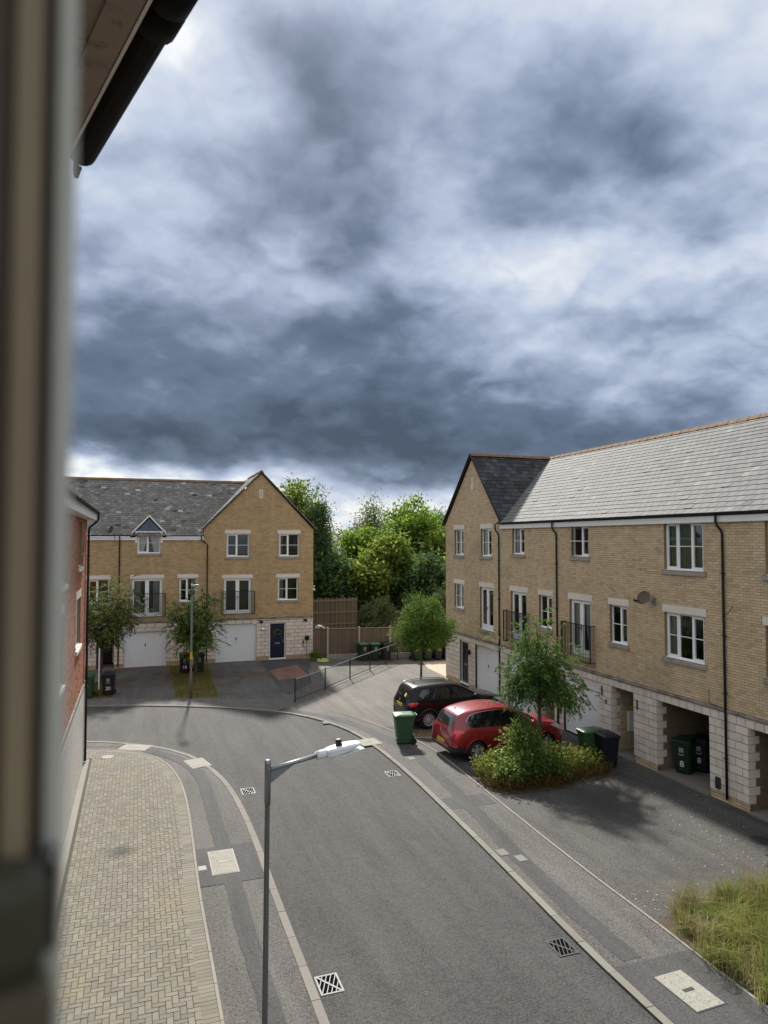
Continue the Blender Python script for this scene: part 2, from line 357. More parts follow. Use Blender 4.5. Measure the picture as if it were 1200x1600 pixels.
def asphalt(name, col, fine=.55, big=.16, fs=75, patch=None, rough=.84, crack=False):
    m, g, b, o = nodes(name); pos = g.n('ShaderNodeNewGeometry').outputs['Position']
    n1 = g.noise(pos, .35, 5, .62, .5); n2 = g.noise(pos, fs * .65, 3, .75); n3 = g.noise(pos, 4.5, 5, .65); n4 = g.noise(pos, fs * .30, 3, .75)
    k = g.m('ADD', g.m('MULTIPLY_ADD', n1, 2 * big, 1 - big), g.m('MULTIPLY_ADD', n2, 2 * fine, -fine))
    k = g.m('ADD', k, g.m('MULTIPLY_ADD', n3, .34, -.17)); k = g.m('ADD', k, g.m('MULTIPLY_ADD', n4, 1.5, -.75))
    mp = g.n('ShaderNodeMapping'); mp.inputs['Scale'].default_value = (1.3, .16, 1); g.put(mp.inputs['Vector'], pos); k = g.m('ADD', k, g.m('MULTIPLY_ADD', g.noise(mp.outputs[0], 1.6, 4, .6, .5), 1.1, -.55))
    c = g.vm('SCALE', tuple(col), g.m('MAXIMUM', k, .18))
    for st in (patch or []):
        f = g.noise(pos, st[1], 6, .66, .6); f = g.m('MULTIPLY', g.ramp(f, [(st[2], 0.0), (min(st[2] + st[3], 1), 1.0)]), st[4]); c = g.mix(f, c, tuple(st[0]) + (1,))
    if crack:
        vo = g.n('ShaderNodeTexVoronoi', feature='DISTANCE_TO_EDGE'); g.put(vo.inputs['Vector'], g.vm('ADD', pos, g.vm('SCALE', g.noise(pos, 1.6, 4, .6, col=True), .9))); vo.inputs['Scale'].default_value = .33
        f = g.m('MULTIPLY', g.ramp(vo.outputs['Distance'], [(.002, 1.0), (.006, 0.0)]), g.ramp(g.noise(pos, .4, 2, .5), [(.5, 0.0), (.6, .55)])); c = g.mix(f, c, (.028, .027, .026, 1))
    g.put(b.inputs['Base Color'], c); b.inputs['Roughness'].default_value = rough; b.inputs['Specular IOR Level'].default_value = .3
    bn = g.n('ShaderNodeBump'); bn.inputs['Strength'].default_value = .7; bn.inputs['Distance'].default_value = .015
    g.put(bn.inputs['Height'], g.m('ADD', n2, n4)); g.nt.links.new(bn.outputs[0], b.inputs['Normal'])
    return m
M.update(
    road=asphalt('road asphalt', (.057, .0555, .053), 1.9, .20, 48, patch=[((.045, .044, .042), .5, .60, .14, .4), ((.105, .102, .097), .8, .62, .12, .45)], crack=True),
    pave=asphalt('pavement asphalt', (.098, .092, .085), 1.9, .18, 48, patch=[((.165, .152, .135), 1.0, .58, .16, .45), ((.065, .062, .058), 1.4, .62, .15, .4)]),
    trench=asphalt('trench patch asphalt', (.068, .068, .067), 1.0, .10, 80),
    patch=asphalt('smooth patch asphalt', (.068, .068, .067), 1.0, .10, 80),
    fore=asphalt('forecourt asphalt', (.075, .071, .066), 1.9, .22, 48, patch=[((.040, .038, .036), .45, .56, .14, .55), ((.125, .118, .108), .6, .60, .12, .45)], crack=True),
    court=asphalt('court asphalt', (.128, .117, .102), 1.3, .20, 70, patch=[((.21, .195, .172), .5, .56, .15, .5), ((.085, .078, .07), .7, .62, .14, .45)]),
    drive=asphalt('driveway asphalt', (.105, .100, .096), .40, .2, 60, patch=[((.10, .055, .033), .55, .50, .10, .7), ((.24, .225, .205), .8, .62, .10, .5)]),
    redpave=asphalt('red brick paving', (.20, .105, .075), .35, .2, 60, patch=[((.12, .10, .09), 1.2, .58, .15, .5)]),
    paver=pmat('clay-grey block paver', (.19, .175, .14), .9, .12, 1.0, .12, 55, piece=.16, bump=.5, bscale=80, stains=[((.25, .205, .115), .55, .52, .18, .45), ((.11, .10, .082), 1.1, .60, .15, .5), ((.10, .095, .09), 2.4, .70, .08, .5)]),
    joint=pmat('paver joint', (.075, .067, .052), .97, .2, 3, .2, 60),
    ground=pmat('rough ground', (.09, .095, .05), .97, .3, .4, .2, 20),
    gravel=pmat('gravel', (.42, .36, .28), .95, .2, 3, .5, 22, bump=1.0, bscale=24),
    grassbase=pmat('mossy turf', (.13, .115, .035), .97, .3, 2, .3, 40, bump=.8, bscale=60),
    floor=pmat('carport concrete', (.19, .172, .145), .9, .15, 1.2, .12, 60, stain=((.15, .14, .125), 1.3, .55, .2, .5)),
)

# oily blots on paving and forecourt; the forecourt one includes painted tree shadow
def blot(mat, c, r, col):
    g = G(mat.node_tree); b = [n for n in mat.node_tree.nodes if n.type == 'BSDF_PRINCIPLED'][0]; old = b.inputs['Base Color'].links[0].from_socket
    pos = g.n('ShaderNodeNewGeometry').outputs['Position']; d_ = g.n('ShaderNodeVectorMath', operation='DISTANCE'); g.put(d_.inputs[0], pos); d_.inputs[1].default_value = c
    f = g.ramp(g.m('ADD', g.m('DIVIDE', d_.outputs['Value'], r), g.m('MULTIPLY_ADD', g.noise(pos, 5, 4, .6), .9, -.45)), [(.25, .75), (1.0, 0.0)])
    g.put(b.inputs['Base Color'], g.mix(f, old, tuple(col) + (1,)))
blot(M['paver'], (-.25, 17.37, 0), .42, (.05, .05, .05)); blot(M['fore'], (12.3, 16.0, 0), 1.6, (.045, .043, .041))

# ------------------------------------------------------------------ ground, road, pavements
def sheet(name, pts, z, mat, depth=None, parent=None, kind='structure', label=None):
    m = MB()
    if depth: m.poly([tuple(q)[:2] for q in pts], z - depth, z)
    else:
        n = len(pts); a = sum(pts[i][0] * pts[(i + 1) % n][1] - pts[(i + 1) % n][0] * pts[i][1] for i in range(n))
        P = [(q[0], q[1], z) for q in (pts if a > 0 else reversed(pts))]; m.quad(*P)
    return m.build(name, mat, parent, kind=kind, label=label)
sheet('ground', [(-1500, -300), (1500, -300), (1500, 2500), (-1500, 2500)], -.30, M['ground'])
sheet('road', [(-60, -30), (9, -30), (9, 36), (-60, 36)], -.035, M['road'])
kR = smooth_curve([(7.30, -12), (7.33, 0), (7.38, 8.67), (7.43, 11), (7.56, 13.4), (7.73, 17.05), (7.84, 21.2), (7.66, 24.7), (7.2, 26.56), (6.54, 28.04), (5.48, 29.31), (3.56, 30.69), (1.0, 31.95), (-1.83, 32.82), (-8, 33.6), (-40, 34)], 8)
bR = smooth_curve([(9.02, -12), (9.05, 0), (9.09, 8.4), (9.15, 10.8), (9.18, 13.5), (9.31, 16.5), (9.42, 18.9), (9.55, 21.6), (9.42, 23.2), (9.04, 24.8), (8.39, 27.1), (7.74, 28.75)], 8)
kL = smooth_curve([(2.66, -12), (2.70, 4), (2.76, 10.3), (2.77, 14), (2.80, 17.5), (2.70, 20.3), (2.40, 22.4), (1.78, 24.35), (.80, 25.7), (-.25, 26.52), (-1.5, 27.15), (-6, 27.9), (-40, 28.4)], 8)
pL = smooth_curve([(1.23, -12), (1.25, 11), (1.25, 14.8), (1.31, 18), (1.33, 20.2), (1.22, 22.2), (.86, 23.95), (.18, 25.2), (-.65, 25.85), (-1.6, 26.15), (-3.2, 26.4)], 8)
court = sheet('courtyard', list(kR) + [(-40, 60), (60, 60), (60, -12)], 0, M['court'], .13)
path_l = sheet('pavement', list(kL) + [(-40, -12)], 0, M['pave'], .13)
path_r = sheet('pavement', list(kR[:74]) + list(reversed(bR)), .004, M['pave'])
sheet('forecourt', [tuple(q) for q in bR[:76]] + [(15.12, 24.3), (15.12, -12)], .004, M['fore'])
# kerb stones with joints
def kerbs(curve, width, length, z0, z1, name, parent, mat, side=1, gap=.012, maxn=300):
    pts = resample(curve, length); n = 0
    for a, b in zip(pts, pts[1:]):
        q = project((a.x, a.y, 0))
        if q is None or not (60 < q[0] < 1300 and q[1] < 1760): continue
        t = (b - a).normalized(); nrm = Vector((t.y, -t.x)) * side; g_ = t * gap / 2
        m = MB(); c = [a + g_, b - g_, b - g_ + nrm * width, a + g_ + nrm * width]; dz = random.uniform(-.003, .003)
        m.poly([(x.x, x.y) for x in c], z0, z1 + dz); o = m.build(name, mat, parent)
        n += 1
kerbs(kR, .145, .915, -.11, .012, 'kerbstone', path_r, M['kerb'], 1)
kerbs(kL, .145, .915, -.11, .012, 'kerbstone', path_l, M['kerb'], -1)
kerbs(bR, .05, .915, -.05, .022, 'edging_stone', path_r, M['concrete'], 1)
kerbs(pL, .05, .915, -.05, .022, 'edging_stone', path_l, M['concrete'], 1)
# darker reinstatement strips and square patches on the pavements
def strip(name, pts, w, z, mat, parent):
    c = resample(smooth_curve(pts, 6), .35); a, b = offset_curve(c, w / 2), offset_curve(c, -w / 2)
    a = [q + Vector((random.gauss(0, .012), random.gauss(0, .012))) for q in a]; b = [q + Vector((random.gauss(0, .012), random.gauss(0, .012))) for q in b]
    return sheet(name, a + list(reversed(b)), z, mat, parent=parent, kind=None)
strip('asphalt_patch', [(8.0, 10.15), (8.02, 12), (8.14, 14), (8.4, 16.5), (8.62, 19), (8.75, 21), (8.72, 22.6), (8.45, 24.3), (7.9, 26.5), (7.0, 28.2), (5.6, 29.9)], .40, .008, M['trench'], path_r)
strip('asphalt_patch', [(2.05, 4), (2.02, 9), (1.98, 12), (1.96, 15.2)], .34, .008, M['trench'], path_l)
strip('asphalt_patch', [(1.98, 16.9), (1.95, 18.6), (1.95, 20.5), (1.86, 22.3), (1.40, 23.9), (.62, 25.1), (-.35, 25.9), (-2.2, 26.6)], .36, .008, M['trench'], path_l)
sheet('asphalt_patch', [(7.54, 8.15), (9.06, 8.15), (9.1, 10.05), (7.54, 10.05)], .0075, M['patch'], parent=path_r, kind=None)
sheet('asphalt_patch', [(1.29, 15.1), (2.62, 15.1), (2.62, 16.95), (1.29, 16.95)], .0075, M['patch'], parent=path_l, kind=None)
sheet('asphalt_patch', [(7.95, 17.2), (9.25, 17.2), (9.25, 18.0), (7.95, 18.0)], .0075, M['patch'], parent=path_r, kind=None)
# pale inspection covers let into the pavements
def cover(x0, x1, y0, y1, label, mat='slab', rot=0, lift=1):
    c = ((x0 + x1) / 2, (y0 + y1) / 2, .009)
    t = thing('inspection_cover', label, 'cover', c)
    m = MB(); m.box(x0, x1, y0, y1, -.03, .016); o = m.build('cover_slab', M[mat], t)
    if lift:
        m = MB(); m.box(c[0] - .10, c[0] + .10, c[1] - .035, c[1] + .035, .016, .0195); m.build('lifting_slot', M['iron'], t)
    m = MB(); w = .025
    m.box(x0 - w, x0, y0 - w, y1 + w, -.02, .0125); m.box(x1, x1 + w, y0 - w, y1 + w, -.02, .0125); m.box(x0, x1, y0 - w, y0, -.02, .0125); m.box(x0, x1, y1, y1 + w, -.02, .0125)
    m.build('rim', M['iron'], t); t.rotation_euler.z = rot
    return t
cover(1.62, 2.14, 15.55, 16.70, 'pale square concrete cover in the dark patch on the left pavement')
cover(1.62, 2.18, 22.95, 23.85, 'pale concrete cover on the bend of the left pavement', rot=R(14))
cover(-.45, .50, 25.55, 26.15, 'pale concrete cover at the far tip of the block paving', rot=R(-28))
cover(8.02, 8.57, 8.72, 9.62, 'large pale cover in the near corner of the right pavement', rot=R(2))
cover(7.42, 8.12, 23.45, 24.2, 'pale cover in the pavement left of the front green bin', rot=R(6))
for i, (x, y, s_, lab) in enumerate([(7.92, 14.5, .22, 'small grey utility lid by the kerb opposite the shrub bed'), (8.17, 14.1, .20, 'second small grey utility lid set beside the kerb lid'),
        (8.95, 8.95, .14, 'tiny lid against the edging beside the long grass'), (1.42, 15.95, .13, 'tiny lid between the block paving and the left pavement patch'),
        (8.5, 21.6, .2, 'small pale lid in the pavement below the green bin'), (7.0, 26.9, .2, 'small pale lid by the kerb on the far bend')]):
    t = thing('utility_lid', lab, 'utility lid', (x, y, .008)); m = MB(); m.box(x - s_ / 2, x + s_ / 2, y - s_ * .7, y + s_ * .7, -.02, .015); m.build('lid', M['kerb' if i > 3 else 'iron' if i in (2, 3) else 'kerb'], t)
    m = MB(); w = .018; a, b = s_ / 2, s_ * .7
    for q in ((x - a - w, x - a, y - b - w, y + b + w), (x + a, x + a + w, y - b - w, y + b + w), (x - a, x + a, y - b - w, y - b), (x - a, x + a, y + b, y + b + w)): m.box(*q, -.02, .011)
    m.build('rim', M['iron'], t)
t = thing('manhole_cover', 'round dark manhole cover on the forecourt near the carports', 'manhole cover', (14.0, 13.07, .01))
m = MB(); m.lathe([(.24, -.02), (.24, .012), (.22, .016), (0.001, .016)], (14.0, 13.07, 0), 24); m.build('lid', M['iron'], t)
t = thing('manhole_cover', 'small round lid set in the far end of the block paving', 'manhole cover', (-.85, 25.0, .02))
m = MB(); m.lathe([(.2, .0), (.2, .024), (.18, .028), (0.001, .028)], (-.85, 25.0, 0), 20); m.build('lid', M['iron'], t)
# road gullies: frame and slanting bars
def gully(x, y, label, mat):
    t = thing('drain_grate', label, 'drain', (x, y, -.035)); a, b = .19, .25; m = MB(); w = .03
    for q in ((x - a, x - a + w, y - b, y + b), (x + a - w, x + a, y - b, y + b), (x - a + w, x + a - w, y - b, y - b + w), (x - a + w, x + a - w, y + b - w, y + b)): m.box(*q, -.07, -.023)
    m.build('frame', M[mat], t)
    m = MB(); m.box(x - a + .01, x + a - .01, y - b + .01, y + b - .01, -.07, -.0315); m.build('sump', M['pit'], t)
    for k_ in range(-5, 6):
        cx = x + k_ * .075; pts = []
        for s_ in (-1, 1):
            yy = y + s_ * (b - w); xx = cx + s_ * .09
            if abs(xx - x) > a - w:
                xx2 = x + math.copysign(a - w, xx - x); yy = y + (xx2 - cx) / .09 * (b - w) ; xx = xx2
            pts.append((xx, yy))
        if abs(pts[0][1] - y) > b or abs(pts[1][1] - y) > b or (Vector(pts[0]) - Vector(pts[1])).length < .08: continue
        m = MB(); m.hexa([(pts[0][0] - 0.0085, pts[0][1], -.035), (pts[0][0] + 0.0085, pts[0][1], -.035), (pts[1][0] + 0.0085, pts[1][1], -.035), (pts[1][0] - 0.0085, pts[1][1], -.035)] + [(pts[0][0] - 0.0085, pts[0][1], -.024), (pts[0][0] + 0.0085, pts[0][1], -.024), (pts[1][0] + 0.0085, pts[1][1], -.024), (pts[1][0] - 0.0085, pts[1][1], -.024)])
        m.build('bar', M[mat], t)
    m = MB(); m.hexa([(x + a - .05, y - b + w, -.035), (x + a - .03, y - b + w, -.035), (x - a + .05, y + b - w, -.035), (x - a + .03, y + b - w, -.035), (x + a - .06, y - b + w, -.021), (x + a - .02, y - b + w, -.021), (x - a + .06, y + b - w, -.021), (x - a + .02, y + b - w, -.021)]); m.build('cross_bar', M[mat], t)
gully(3.0, 11.25, 'pale drain grate against the left kerb nearest the lamp post', 'irong')
gully(3.06, 20.45, 'pale drain grate by the left kerb further up the road', 'irong')
gully(7.12, 10.9, 'dark drain grate against the right kerb near the long grass', 'iron')
gully(7.45, 20.5, 'far drain grate against the right kerb below the green bin', 'irong')
# herringbone block paving in front of the red-brick building
pad = sheet('block_paving', [tuple(q) for q in pL] + [(-3.2, 24.9), (-1.36, 24.9), (-1.36, -12)], .003, M['joint'])
FP = Frame((0, 0, 0), (1, 0, 0), (0, 1, 0), (0, 0, 1))
def in_pad(x, y, inset):
    if y < 20: xr_ = 1.25 + max(0, min(1, (y - 14.8) / 4)) * .07; return -1.35 < x < xr_ - inset
    if x < -1.35 and y < 24.95: return False
    best = 1e9; ins = False
    P = pL; c_ = False; poly = [(q.x, q.y) for q in P if q.y > 10] + [(-3.2, 10), (1.25, 10)]
    for i in range(len(poly)):
        (x1, y1), (x2, y2) = poly[i], poly[i - 1]
        if (y1 > y) != (y2 > y) and x < (x2 - x1) * (y - y1) / (y2 - y1) + x1: c_ = not c_
        
    if not c_: return False
    for q in P:
        best = min(best, (q.x - x) ** 2 + (q.y - y) ** 2)
    return best > inset * inset
items = []; e_ = .006; un = .1
for i in range(-32, 14):
    for j in range(50, 262):
        x, y = i * un, j * un; mm = (i - j) % 4; one = None
        if mm == 0: q = (x, x + .2, y, y + .1)
        elif mm == 3: q = (x, x + .1, y, y + .2)
        else: continue
        if all(in_pad(a, b, .20) for a in (q[0] + .02, q[1] - .02) for b in (q[2] + .02, q[3] - .02)): items.append((q[0] + e_, q[1] - e_, q[2] + e_, q[3] - e_, .002, .016))
        else:
            for (cx, cy) in ((x, y), (q[1] - .1, q[3] - .1)):
                if all(in_pad(a, b, .20) for a in (cx + .02, cx + .08) for b in (cy + .02, cy + .08)): items.append((cx + e_, cx + .1 - e_, cy + e_, cy + .1 - e_, .002, .016))
emit(FP, items, 'paver', M['paver'], pad, 300, .0025)
# header course along the curved edge
c = [q for q in resample(offset_curve(pL, -.004), .104) if q.y > 4]
m = MB(); near = 0
for a, b in zip(c, c[1:]):
    t_ = (b - a).normalized(); nr = Vector((-t_.y, t_.x)); g_ = t_ * .004; m.cur = random.uniform(.01, 1)
    m.poly([tuple(a + g_), tuple(b - g_), tuple(b - g_ + nr * .262), tuple(a + g_ + nr * .262)], .002, .0120 + random.uniform(-.0012, .001))
m.build('edge_paver', M['paver'], pad, kind='stuff')
m = MB(); m.box(-1.55, -1.37, 4, 24.9, -.05, .03); o = m.build('edging_strip', M['concrete'], pad)
# left-hand drives, turf strips, gravel and beds
def quadsheet(name, pts, z, mat, **k): return sheet(name, pts, z, mat, **k)
quadsheet('driveway', [(-1.05, 41.95), (1.72, 41.95), (1.66, 33.2), (-.9, 34.2)], .006, M['drive'])
quadsheet('driveway', [(3.95, 41.95), (6.95, 41.95), (6.35, 31.6), (3.6, 32.5)], .006, M['drive'])
quadsheet('entrance_path', [(6.95, 41.95), (10.0, 41.6), (8.9, 37.8), (8.3, 34.6), (6.7, 32.2), (6.4, 33.0)], .005, M['trench'])
quadsheet('brick_path', [(6.85, 38.6), (8.7, 39.7), (8.5, 36.0), (6.86, 35.8)], .010, M['redpave'])
turf1 = quadsheet('turf_strip', [(1.74, 41.9), (3.93, 41.9), (3.58, 32.7), (1.68, 33.4)], .012, M['grassbase'])
turf2 = quadsheet('turf_strip', [(-2.6, 38), (-1.08, 38), (-.92, 34.3), (-2.6, 34.9)], .012, M['grassbase'])
quadsheet('gravel_bed', [(15.2, 33.75), (21, 33.75), (21, 38.2), (15.75, 38.2), (15.25, 36.2)], .012, M['gravel'])
bed = quadsheet('planting_bed', [(9.52, 19.5), (9.55, 18.1), (9.85, 17.7), (11.2, 17.55), (13.9, 18.1), (13.7, 19.4), (12.6, 19.95), (10.2, 20.05)], .02, M['soil'])
quadsheet('verge', [(9.2, 10.95), (10.4, 11.25), (12.4, 11.5), (15.0, 11.5), (15.0, -12), (9.12, -12)], .02, M['soil'])
quadsheet('verge', [(8.95, 24.0), (10.0, 23.5), (12.5, 23.2), (12.5, 23.9), (9.6, 24.2)], .02, M['gravel'])

# ------------------------------------------------------------------ house building kit
CB = .075
def sub(iv, a, b):
    out = []
    for x, y in iv:
        if b <= x or a >= y: out.append((x, y)); continue
        if x < a: out.append((x, a))
        if b < y: out.append((b, y))
    return out
def bricks(F, zb, zt, extent, blocks, off=0.0, L=.225):
    """brick items on rows zb..zt; extent(z)->(u0,u1); blocks: rects that carry no brick"""
    items = []; nrow = int(round((zt - zb) / CB))
    for r in range(nrow):
        z0 = zb + r * CB; zm = z0 + CB / 2; ex = extent(z0 + CB)
        if ex is None: continue
        iv = [ex]
        for (a, b, c, d_) in blocks:
            if c < zm < d_: iv = sub(iv, a, b)
        sh = off + (r % 2) * L / 2
        for a, b in iv:
            k0 = math.floor((a - sh) / L); u = sh + k0 * L
            while u < b - 1e-4:
                x0, x1 = max(a, u), min(b, u + L)
                if x1 - x0 > .04: items.append((x0 + .0055, x1 - .0055, z0 + .0055, z0 + CB - .0055, .0, .008 + random.uniform(-.0015, .0015)))
                u += L
    return items
def wallsheet(m, F, u0, u1, z0, z1, holes, depth=.12, n=0.0):
    us = sorted({u0, u1} | {min(max(h[0], u0), u1) for h in holes} | {min(max(h[1], u0), u1) for h in holes})
    zs = sorted({z0, z1} | {min(max(h[2], z0), z1) for h in holes} | {min(max(h[3], z0), z1) for h in holes})
    for a, b in zip(us, us[1:]):
        for c, d_ in zip(zs, zs[1:]):
            if b - a < 1e-5 or d_ - c < 1e-5: continue
            uc, zc = (a + b) / 2, (c + d_) / 2
            if any(h[0] < uc < h[1] and h[2] < zc < h[3] for h in holes): continue
            P = [F.p(a, c, n), F.p(b, c, n), F.p(b, d_, n), F.p(a, d_, n)]; m.add(P, [(0, 1, 2, 3)], F.flip)
    for h in holes:
        a, b, c, d_ = h[:4]; dp = h[4] if len(h) > 4 else depth
        for q in (((a, c), (b, c)), ((b, c), (b, d_)), ((b, d_), (a, d_)), ((a, d_), (a, c))):
            P = [F.p(*q[0], n), F.p(*q[1], n), F.p(*q[1], n - dp), F.p(*q[0], n - dp)]; m.add(P, [(0, 1, 2, 3)], not F.flip)
def framebox(m, F, u0, u1, z0, z1, w, n0, n1):
    m.fb(F, u0, u0 + w, z0, z1, n0, n1); m.fb(F, u1 - w, u1, z0, z1, n0, n1)
    m.fb(F, u0 + w, u1 - w, z0, z0 + w, n0, n1); m.fb(F, u0 + w, u1 - w, z1 - w, z1, n0, n1)
def drape(F, u0, u1, z0, z1, n, mat, parent, folds=7, taper=0.0, side=1):
    m = MB(); k = folds * 4; P = []
    for j, z in enumerate((z0, (z0 + z1) / 2, z1)):
        s_ = (1 - taper * (2 - j) / 2)
        for i in range(k + 1):
            t = i / k; u = u0 + (u1 - u0) * t * s_ if side > 0 else u1 - (u1 - u0) * t * s_
            P.append(F.p(u, z, n + .025 * math.sin(t * folds * 2 * math.pi)))
    m.add(P, [(j * (k + 1) + i, j * (k + 1) + i + 1, (j + 1) * (k + 1) + i + 1, (j + 1) * (k + 1) + i) for j in range(2) for i in range(k)])
    return m.build('curtain', mat, parent, smooth=True)
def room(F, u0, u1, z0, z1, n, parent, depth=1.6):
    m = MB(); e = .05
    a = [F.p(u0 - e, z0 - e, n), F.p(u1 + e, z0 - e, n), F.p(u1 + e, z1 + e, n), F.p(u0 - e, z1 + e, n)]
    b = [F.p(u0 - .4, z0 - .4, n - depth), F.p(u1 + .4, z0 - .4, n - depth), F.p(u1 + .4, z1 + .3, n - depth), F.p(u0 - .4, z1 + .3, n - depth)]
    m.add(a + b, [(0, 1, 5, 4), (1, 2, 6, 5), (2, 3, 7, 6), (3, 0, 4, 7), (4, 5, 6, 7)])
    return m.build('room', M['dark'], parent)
def window(root, F, u0, u1, z0, z1, lights=(.5, .5), sash=(1, 0), bar=True, curtain=None, sill=True, rec=.085, door=False, open_l=None, lintel=None, sillmat='sill', name=None, label=None, sillw=.10):
    fw_ = .055; m = MB(); n0, n1 = -rec - .06, -rec
    framebox(m, F, u0, u1, z0, z1, fw_, n0, n1); W_ = u1 - u0; x = u0; ed = []
    for i, q in enumerate(lights):
        a, b = x, x + q * W_; ed.append((a, b)); x = b
        if i: m.fb(F, a - .03, a + .03, z0 + fw_, z1 - fw_, n0, n1)
    w = m.build(name or ('french_door' if door else 'window'), M['upvc'], root, label=label); bevel(w, .006, 1)
    for i, (a, b) in enumerate(ed):
        ia, ib = a + (fw_ if i == 0 else .03), b - (fw_ if i == len(ed) - 1 else .03); c, d_ = z0 + fw_, z1 - fw_
        if open_l == i:      # sash swung outwards on its left hinge
            ax = F.U * math.cos(R(38)) + F.N * math.sin(R(38)); F2 = Frame(F.p(ia, 0, n1), ax, F.V, F.N * math.cos(R(38)) - F.U * math.sin(R(38)))
            FF, pa, pb = F2, 0, ib - ia
        else: FF, pa, pb = F, ia, ib
        dz = 0 if FF is F else rec
        if sash[i] or door:
            m = MB(); sw = .075 if door else .05
            m1 = n1 if FF is F else 0
            framebox(m, FF, pa, pb, c, d_, sw, m1 - .05, m1 + .014)
            if door: m.fb(FF, pa + sw, pb - sw, c + sw, c + sw + .12, m1 - .05, m1 + .014)
            s_ = m.build('sash', M['upvc'], w); bevel(s_, .005, 1); pa, pb, c, d_ = pa + sw, pb - sw, c + sw + (.12 if door else 0), d_ - sw
        gn = n1 - .03 if FF is F else -.03
        m = MB(); m.add([FF.p(pa, c, gn), FF.p(pb, c, gn), FF.p(pb, d_, gn), FF.p(pa, d_, gn)], [(0, 1, 2, 3)], FF.flip); m.build('pane', M['glass'], w)
        if bar:
            m = MB(); zc = (c + d_) / 2; m.fb(FF, pa, pb, zc - .012, zc + .012, gn + .002, gn + .02); m.build('glazing_bar', M['upvc'], w)
        if door and i == len(ed) - 1:
            m = MB(); m.fb(F, a - .01, a + .02, z0 + .95, z0 + 1.07, n1 + .014, n1 + .05); m.fb(F, a - .01, a + .10, z0 + 1.02, z0 + 1.045, n1 + .05, n1 + .065); m.build('handle', M['galv'], w)
    if sill:
        m = MB(); m.fb(F, u0 - .01, u1 + .01, z0 - .03, z0 + .012, n0, -.005); m.build('inner_sill', M['upvc'], w)
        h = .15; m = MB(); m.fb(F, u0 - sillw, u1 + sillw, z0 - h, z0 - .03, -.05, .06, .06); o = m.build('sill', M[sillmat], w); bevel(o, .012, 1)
    if lintel:
        parts = lintel if isinstance(lintel, int) else 1; a, b = u0 - .10, u1 + .10
        for i in range(parts):
            m = MB(); m.fb(F, a + (b - a) * i / parts + .003, a + (b - a) * (i + 1) / parts - .003, z1, z1 + .225, -.08, .012); o = m.build('lintel', M['lintel'], w); bevel(o, .004, 1)
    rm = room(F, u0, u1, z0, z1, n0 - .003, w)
    for cu in (curtain or []):
        kind, a, b, mt = cu; ua, ub = u0 + W_ * a, u0 + W_ * b
        drape(F, ua, ub, z0 + .04, z1 - .04, n0 - .035, M[mt], w, folds=max(2, int(abs(ub - ua) / .16)), taper=.45 if kind == 'tie' else 0, side=1 if a < .4 else -1)
    return w
def balcony(root, F, u0, u1, z0, z1, out=.22):
    m = MB(); t = .02
    for u in np.arange(u0 + .09, u1 - .05, .10): m.fb(F, u, u + .014, z0 + .04, z1 - .03, out - .015, out)
    m.fb(F, u0, u1, z1 - .035, z1, out - .028, out + .012); m.fb(F, u0, u1, z0, z0 + .035, out - .028, out + .012)
    for u in (u0, u1 - .035):
        m.fb(F, u, u + .035, z0, z1, out - .03, out + .014)
        m.fb(F, u + .005, u + .03, z1 - .03, z1 - .002, .0, out - .03); m.fb(F, u + .005, u + .03, z0 + .005, z0 + .03, .0, out - .03)
        for n in (.05, .13): m.fb(F, u + .01, u + .025, z0 + .03, z1 - .03, n, n + .014)
    return m.build('balcony_railing', M['blackmetal'], root)
def garage_door(root, F, u0, u1, z0, z1, rec=.10):
    m = MB(); w = .06
    m.fb(F, u0, u0 + w, z0, z1, -rec - .05, -rec + .02); m.fb(F, u1 - w, u1, z0, z1, -rec - .05, -rec + .02); m.fb(F, u0 + w, u1 - w, z1 - w, z1, -rec - .05, -rec + .02)
    o = m.build('garage_frame', M['upvc'], root)
    m = MB(); a, b = u0 + w + .004, u1 - w - .004; k = int((b - a) / .10); s_ = (b - a) / k
    P = []; 
    for i in range(k):
        x = a + i * s_
        for du, dn in ((0, 0), (s_ * .60, 0), (s_ * .68, -.022), (s_ * .92, -.022)): P.append((x + du, dn))
    P.append((b, 0)); pts = [F.p(u, z0 + .012, -rec + n_) for u, n_ in P] + [F.p(u, z1 - w - .10, -rec + n_) for u, n_ in P]; N = len(P)
    m.add(pts, [(i, i + 1, N + i + 1, N + i) for i in range(N - 1)], F.flip)
    m.fb(F, a, b, z1 - w - .10, z1 - w, -rec - .02, -rec + .008); m.fb(F, a, b, z0 + .002, z0 + .03, -rec - .02, -rec + .006)
    gd = m.build('garage_door', M['garage'], root)
    m = MB(); uc = (u0 + u1) / 2; zc = z0 + (z1 - z0) * .62; m.fb(F, uc - .025, uc + .025, zc - .06, zc + .06, -rec, -rec + .02); m.fb(F, uc - .012, uc + .05, zc - .09, zc - .07, -rec + .02, -rec + .04); m.build('handle', M['black'], gd)
